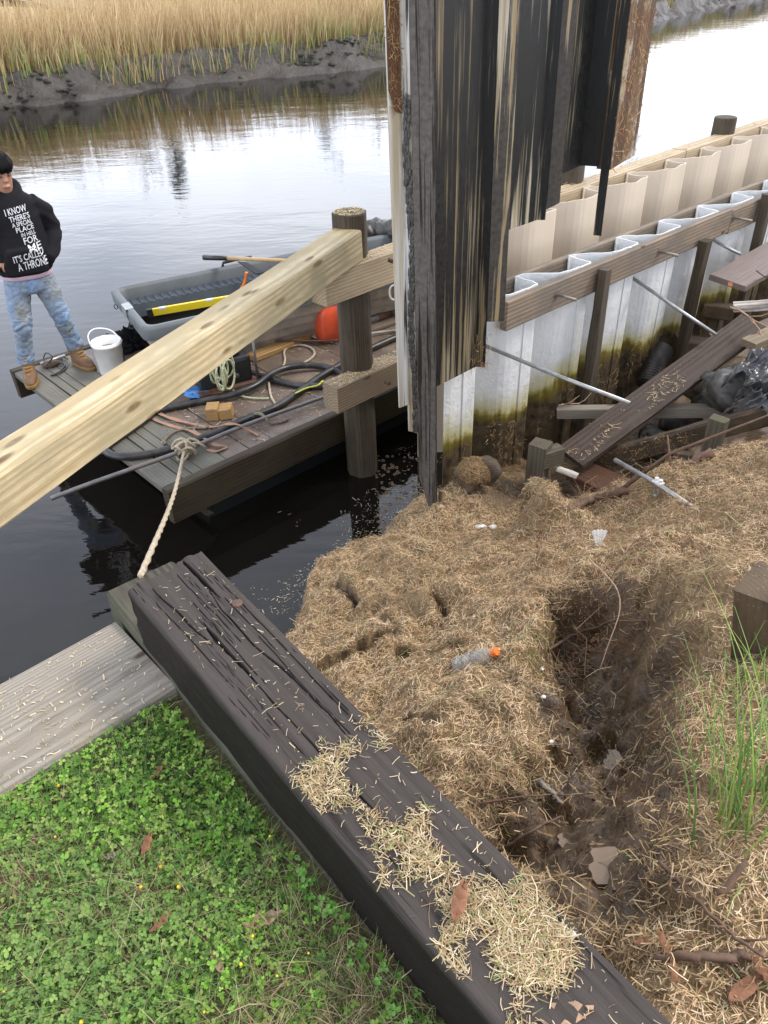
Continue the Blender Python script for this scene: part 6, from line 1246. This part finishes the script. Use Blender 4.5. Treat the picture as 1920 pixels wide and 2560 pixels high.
# ------------------------------------------------------------------ litter
bt = thing('plastic_bottle', G(1020, 1448, 0), 'crushed clear plastic bottle with orange cap lying in the straw', 'bottle'); A, B = G(985, 1450, .03), G(1068, 1422, .035); L = .215; B = A+(B-A).normalized()*L
Mx, _ = frame(A, B); Mx = Mx @ Matrix.Rotation(math.pi/2, 4, 'Y')
prof = [(0, -.105), (.028, -.105), (.033, -.10), (.033, -.06), (.030, -.055), (.033, -.05), (.033, -.01), (.030, -.005), (.033, .0), (.033, .04), (.026, .062), (.015, .078), (.0145, .09), (0, .09)]
o = MB().lathe(prof, 20, Mx).build('bottle_body', M['bottle'], bt, True); o2 = MB().lathe([(0, .086), (.0175, .086), (.0175, .108), (.016, .110), (0, .110)], 16, Mx).build('cap', M['orange'], bt)
N = 90; t = RNG.random(N); P_ = np.array([tuple(A.lerp(B, float(q))+Vector((RNG.normal(0, .014), RNG.normal(0, .014), .028))) for q in t]); V, F, C = straw_bits(P_, RNG.gamma(3, .008, N), RNG.uniform(.0016, .003, N), .3, pal(STRAW, N)); np_mesh('stuck_straw', V, F, M['straw'], C, parent=bt, kind='stuff')
c = G(1292, 1180, .02); mb = MB(); V = []; F = []
for i in range(9):
    t = -1+i/4; V += [c+Vector((t*.012, -.005, -.015)), c+Vector((t*.038+.005, .03, .055+.008*(i % 2)-abs(t)*.008))]
for i in range(8): F.append((2*i, 2*i+2, 2*i+3, 2*i+1))
o = mesh_obj('paper_cup', V, F, M['paper']); o.modifiers.new('t', 'SOLIDIFY').thickness = .002; tag(o, 'crumpled white pleated paper cup in the straw above the mud hole', 'paper')
tag(lump('white_scrap', G(1037, 1140, .01), (.035, .02, .012), M['paper'], 3, 3, .5, 5.), 'white paper scrap at the foot of the straw slope, left piece', 'paper', 'white scraps'); tag(lump('white_scrap', G(1066, 1141, .01), (.022, .016, .012), M['paper'], 4, 3, .5, 5.), 'white paper scrap at the foot of the straw slope, right piece', 'paper', 'white scraps')
tag(lump('oyster_shell', G(1352, 1462, .008), (.022, .016, .010), M['paper'], 6, 3, .5, 5., rot=.4), 'pale shell on the left rim of the mud hole, upper one', 'shell', 'pale shells') if False else None
for x, y, lab in ((1170, 1448, 'pale shell on the left rim of the mud hole, upper one'), (1174, 1508, 'pale shell on the left rim of the mud hole, lower one'), (1190, 1605, 'small white shell chip in the mud left of the puddle'), (1232, 2020, 'white pebble on the timber edge beside the straw heap')): tag(lump('shell', (G(x, y, .006) if y < 2000 else on_tie(x, y)), (.009, .007, .005), M['paper'], int(x), 3, .4, 5.), lab, 'shell', 'pale shells')
# puddles
def puddle(px, py, a, b, rot, lab):
    c = ghit(px, py); s0_, n0_ = sn_of(c); tt = np.linspace(0, 6.28, 40); zz = np.concatenate([ground_h(s0_+np.cos(tt)*a*k_, n0_+np.sin(tt)*a*k_) for k_ in (.2, .5, .8)]); c.z = float(np.percentile(zz, 32)); n_ = 26; V = []; r = random.Random(int(px)); ph = r.uniform(0, 6)
    for k in range(n_):
        t = 6.2832*k/n_; q = 1+.18*math.sin(3*t+ph)+.1*math.sin(7*t+ph*2); x, y = math.cos(t)*a*q, math.sin(t)*b*q; V.append(c+Vector((x*math.cos(rot)-y*math.sin(rot), x*math.sin(rot)+y*math.cos(rot), .004)))
    V = V+[v-Vector((0, 0, .03)) for v in V]; F = [tuple(range(n_))]+[(k, n_+k, n_+(k+1) % n_, (k+1) % n_) for k in range(n_)]
    return tag(mesh_obj('puddle', V, F, M['puddle']), lab, 'puddle', 'muddy puddles')
puddle(1330, 1862, .065, .045, -.1, 'pale muddy puddle in the trampled mud near the timber')
puddle(1335, 1648, .04, .06, .3, 'curved muddy puddle deep in the mud hole')
puddle(1225, 1815, .03, .02, .3, 'small pale puddle in the mud left of the larger one')
# square post at the right edge
_c = sn_of(at(1590, 1262, 1.66)); A = SN(_c[0]+.07, _c[1]-.07, 1.66); b_ = A-Vector((0, 0, .75))+RT*.15; tag(lumber('square_post', b_, A, .15, .15, M['rot'], up=tuple(SN(1, 0)), bevel=.006, wob=.003), 'square dark sawn post at the right edge above the grass', 'post')
# grass tuft at the right
def tuft(px, py, N, h, spread, lab, cols, lean=.3, wd=.006, sc=.05):
    c = ghit(px, py); b = np.array(c)[None]+np.stack([RNG.normal(0, sc, N), RNG.normal(0, sc, N), np.zeros(N)-.02], 1); col = pal(cols, N); an = math.atan2(RT.y, RT.x)+RNG.normal(0, .5, N)
    V, F, C = blades(b, RNG.uniform(.5, 1., N)*h, np.full(N, wd)*RNG.uniform(.6, 1.1, N), RNG.normal(0, lean, (N, 2))+np.array([[spread[0], spread[1]]]), col*.8, col, 6, droop=.25, face=an); return tag(np_mesh('grass_tuft', V, F, M['grass'], C, smooth_=True), lab, 'grass', 'grass tufts')
GC = [(.16, .30, .06), (.22, .36, .09), (.12, .24, .05), (.3, .38, .08)]
tuft(1580, 1790, 30, .60, (-.06, .22), 'tall green rush tuft at the right below the square post', GC, .24, .006, .055)
tuft(1640, 1740, 40, .5, (.02, .2), 'bushy green grass tuft at the right edge', GC, .35, .006, .05)
tuft(1655, 1480, 18, .22, (-.2, .0), 'green broad grass at the foot of the square post', GC, .5, .009, .05)
tuft(1150, 1395, 26, .10, (-.05, -.25), 'small bright green grass clump on the left rim of the mud hole', [(.2, .36, .07), (.28, .42, .1)], .7, .003, .02)
tuft(1540, 1500, 20, .2, (.0, .0), 'dry yellow grass clump on the right rim of the mud hole', [(.45, .34, .16), (.5, .4, .2), (.3, .34, .1)], .7, .004, .06)
# broad weeds along the timber, clover sprigs
N = 70; n = RNG.uniform(-.1, .75, N); s = tc(n)-.15+RNG.normal(-.0, .018, N); V, F, C = clover_mesh(s, n, RNG.uniform(.006, .010, N), RNG.uniform(.02, .07, N), pal([(.10, .25, .03), (.14, .3, .05)], N)); np_mesh('timber_side_clover', V, F, M['clover'], C, kind='stuff')
# fallen leaves
def leaf(p, L, yaw, mat, lab, curl=.3, pitch=0.):
    V = []; F = []; K = 8
    for i in range(K+1):
        t = i/K; wd = .32*L*math.sin(math.pi*min(1, t*.95+.03))**.8; x = (t-.5)*L
        for j in (-1, 0, 1): V.append(Vector((x, j*wd*.5, curl*L*.35*(abs(j)*.55+(t-.5)**2*1.2)+.006*math.sin(i*2.3+j))))
    for i in range(K):
        for j in range(2): q = i*3+j; F.append((q, q+3, q+4, q+1))
    mx_ = Matrix.Translation(p) @ Matrix.Rotation(yaw, 4, 'Z') @ Matrix.Rotation(pitch, 4, 'Y'); o = mesh_obj('fallen_leaf', V, F, M[mat], None, mx_, True); o.modifiers.new('t', 'SOLIDIFY').thickness = .0008; return tag(o, lab, 'leaf', 'fallen leaves')
LZ = 1.725
for px, py, L, yaw, mat, lab, zz in ((318, 1825, .055, 1.5, 'leaf', 'rolled brown leaf upright in the clover', LZ), (342, 1668, .04, 1.2, 'leaf', 'small brown leaf in the clover near the timber side', LZ), (10, 1715, .07, .6, 'leaf_pale', 'dull pink-brown leaf at the left edge of the clover', LZ), (570, 1990, .075, .35, 'leaf_pale', 'pale brown leaf flat on the clover nearest the timber', LZ), (470, 2080, .05, 2.2, 'leaf_pale', 'dull flat leaf among worn clover', LZ), (348, 1995, .05, .9, 'leaf', 'crinkled dark leaf at the middle of the lawn', LZ), (1215, 2195, .095, .1, 'leaf_pale', 'light tan leaf on the straw heap at the bottom of the timber', 1.885), (992, 1950, .075, 1.25, 'leaf', 'red-brown curled leaf on the straw heap', 1.935), (1385, 2045, .045, .2, 'leaf', 'orange-brown leaf by the mud at the timber end', None), (1450, 2110, .045, 1.4, 'leaf', 'orange-brown curled leaf below the bottom stick', None), (1600, 2150, .085, .5, 'leaf', 'large rust-brown leaf at the bottom right corner', None), (1640, 2110, .055, 1.9, 'leaf', 'rust-brown leaf leaning behind the large corner leaf', None), (1430, 2050, .05, 1.7, 'leaf', 'upright brown leaf near the mud edge', None), (1280, 1390, .05, .9, 'leaf', 'tan leaf caught on the dark face of the mud hole', None), (240, 1850, .03, .3, 'grey_plank', 'pale grey-green dead leaf on the clover', LZ)):
    leaf(at(px, py, zz) if zz else G(px, py, .02), L, yaw, mat, lab, .5)
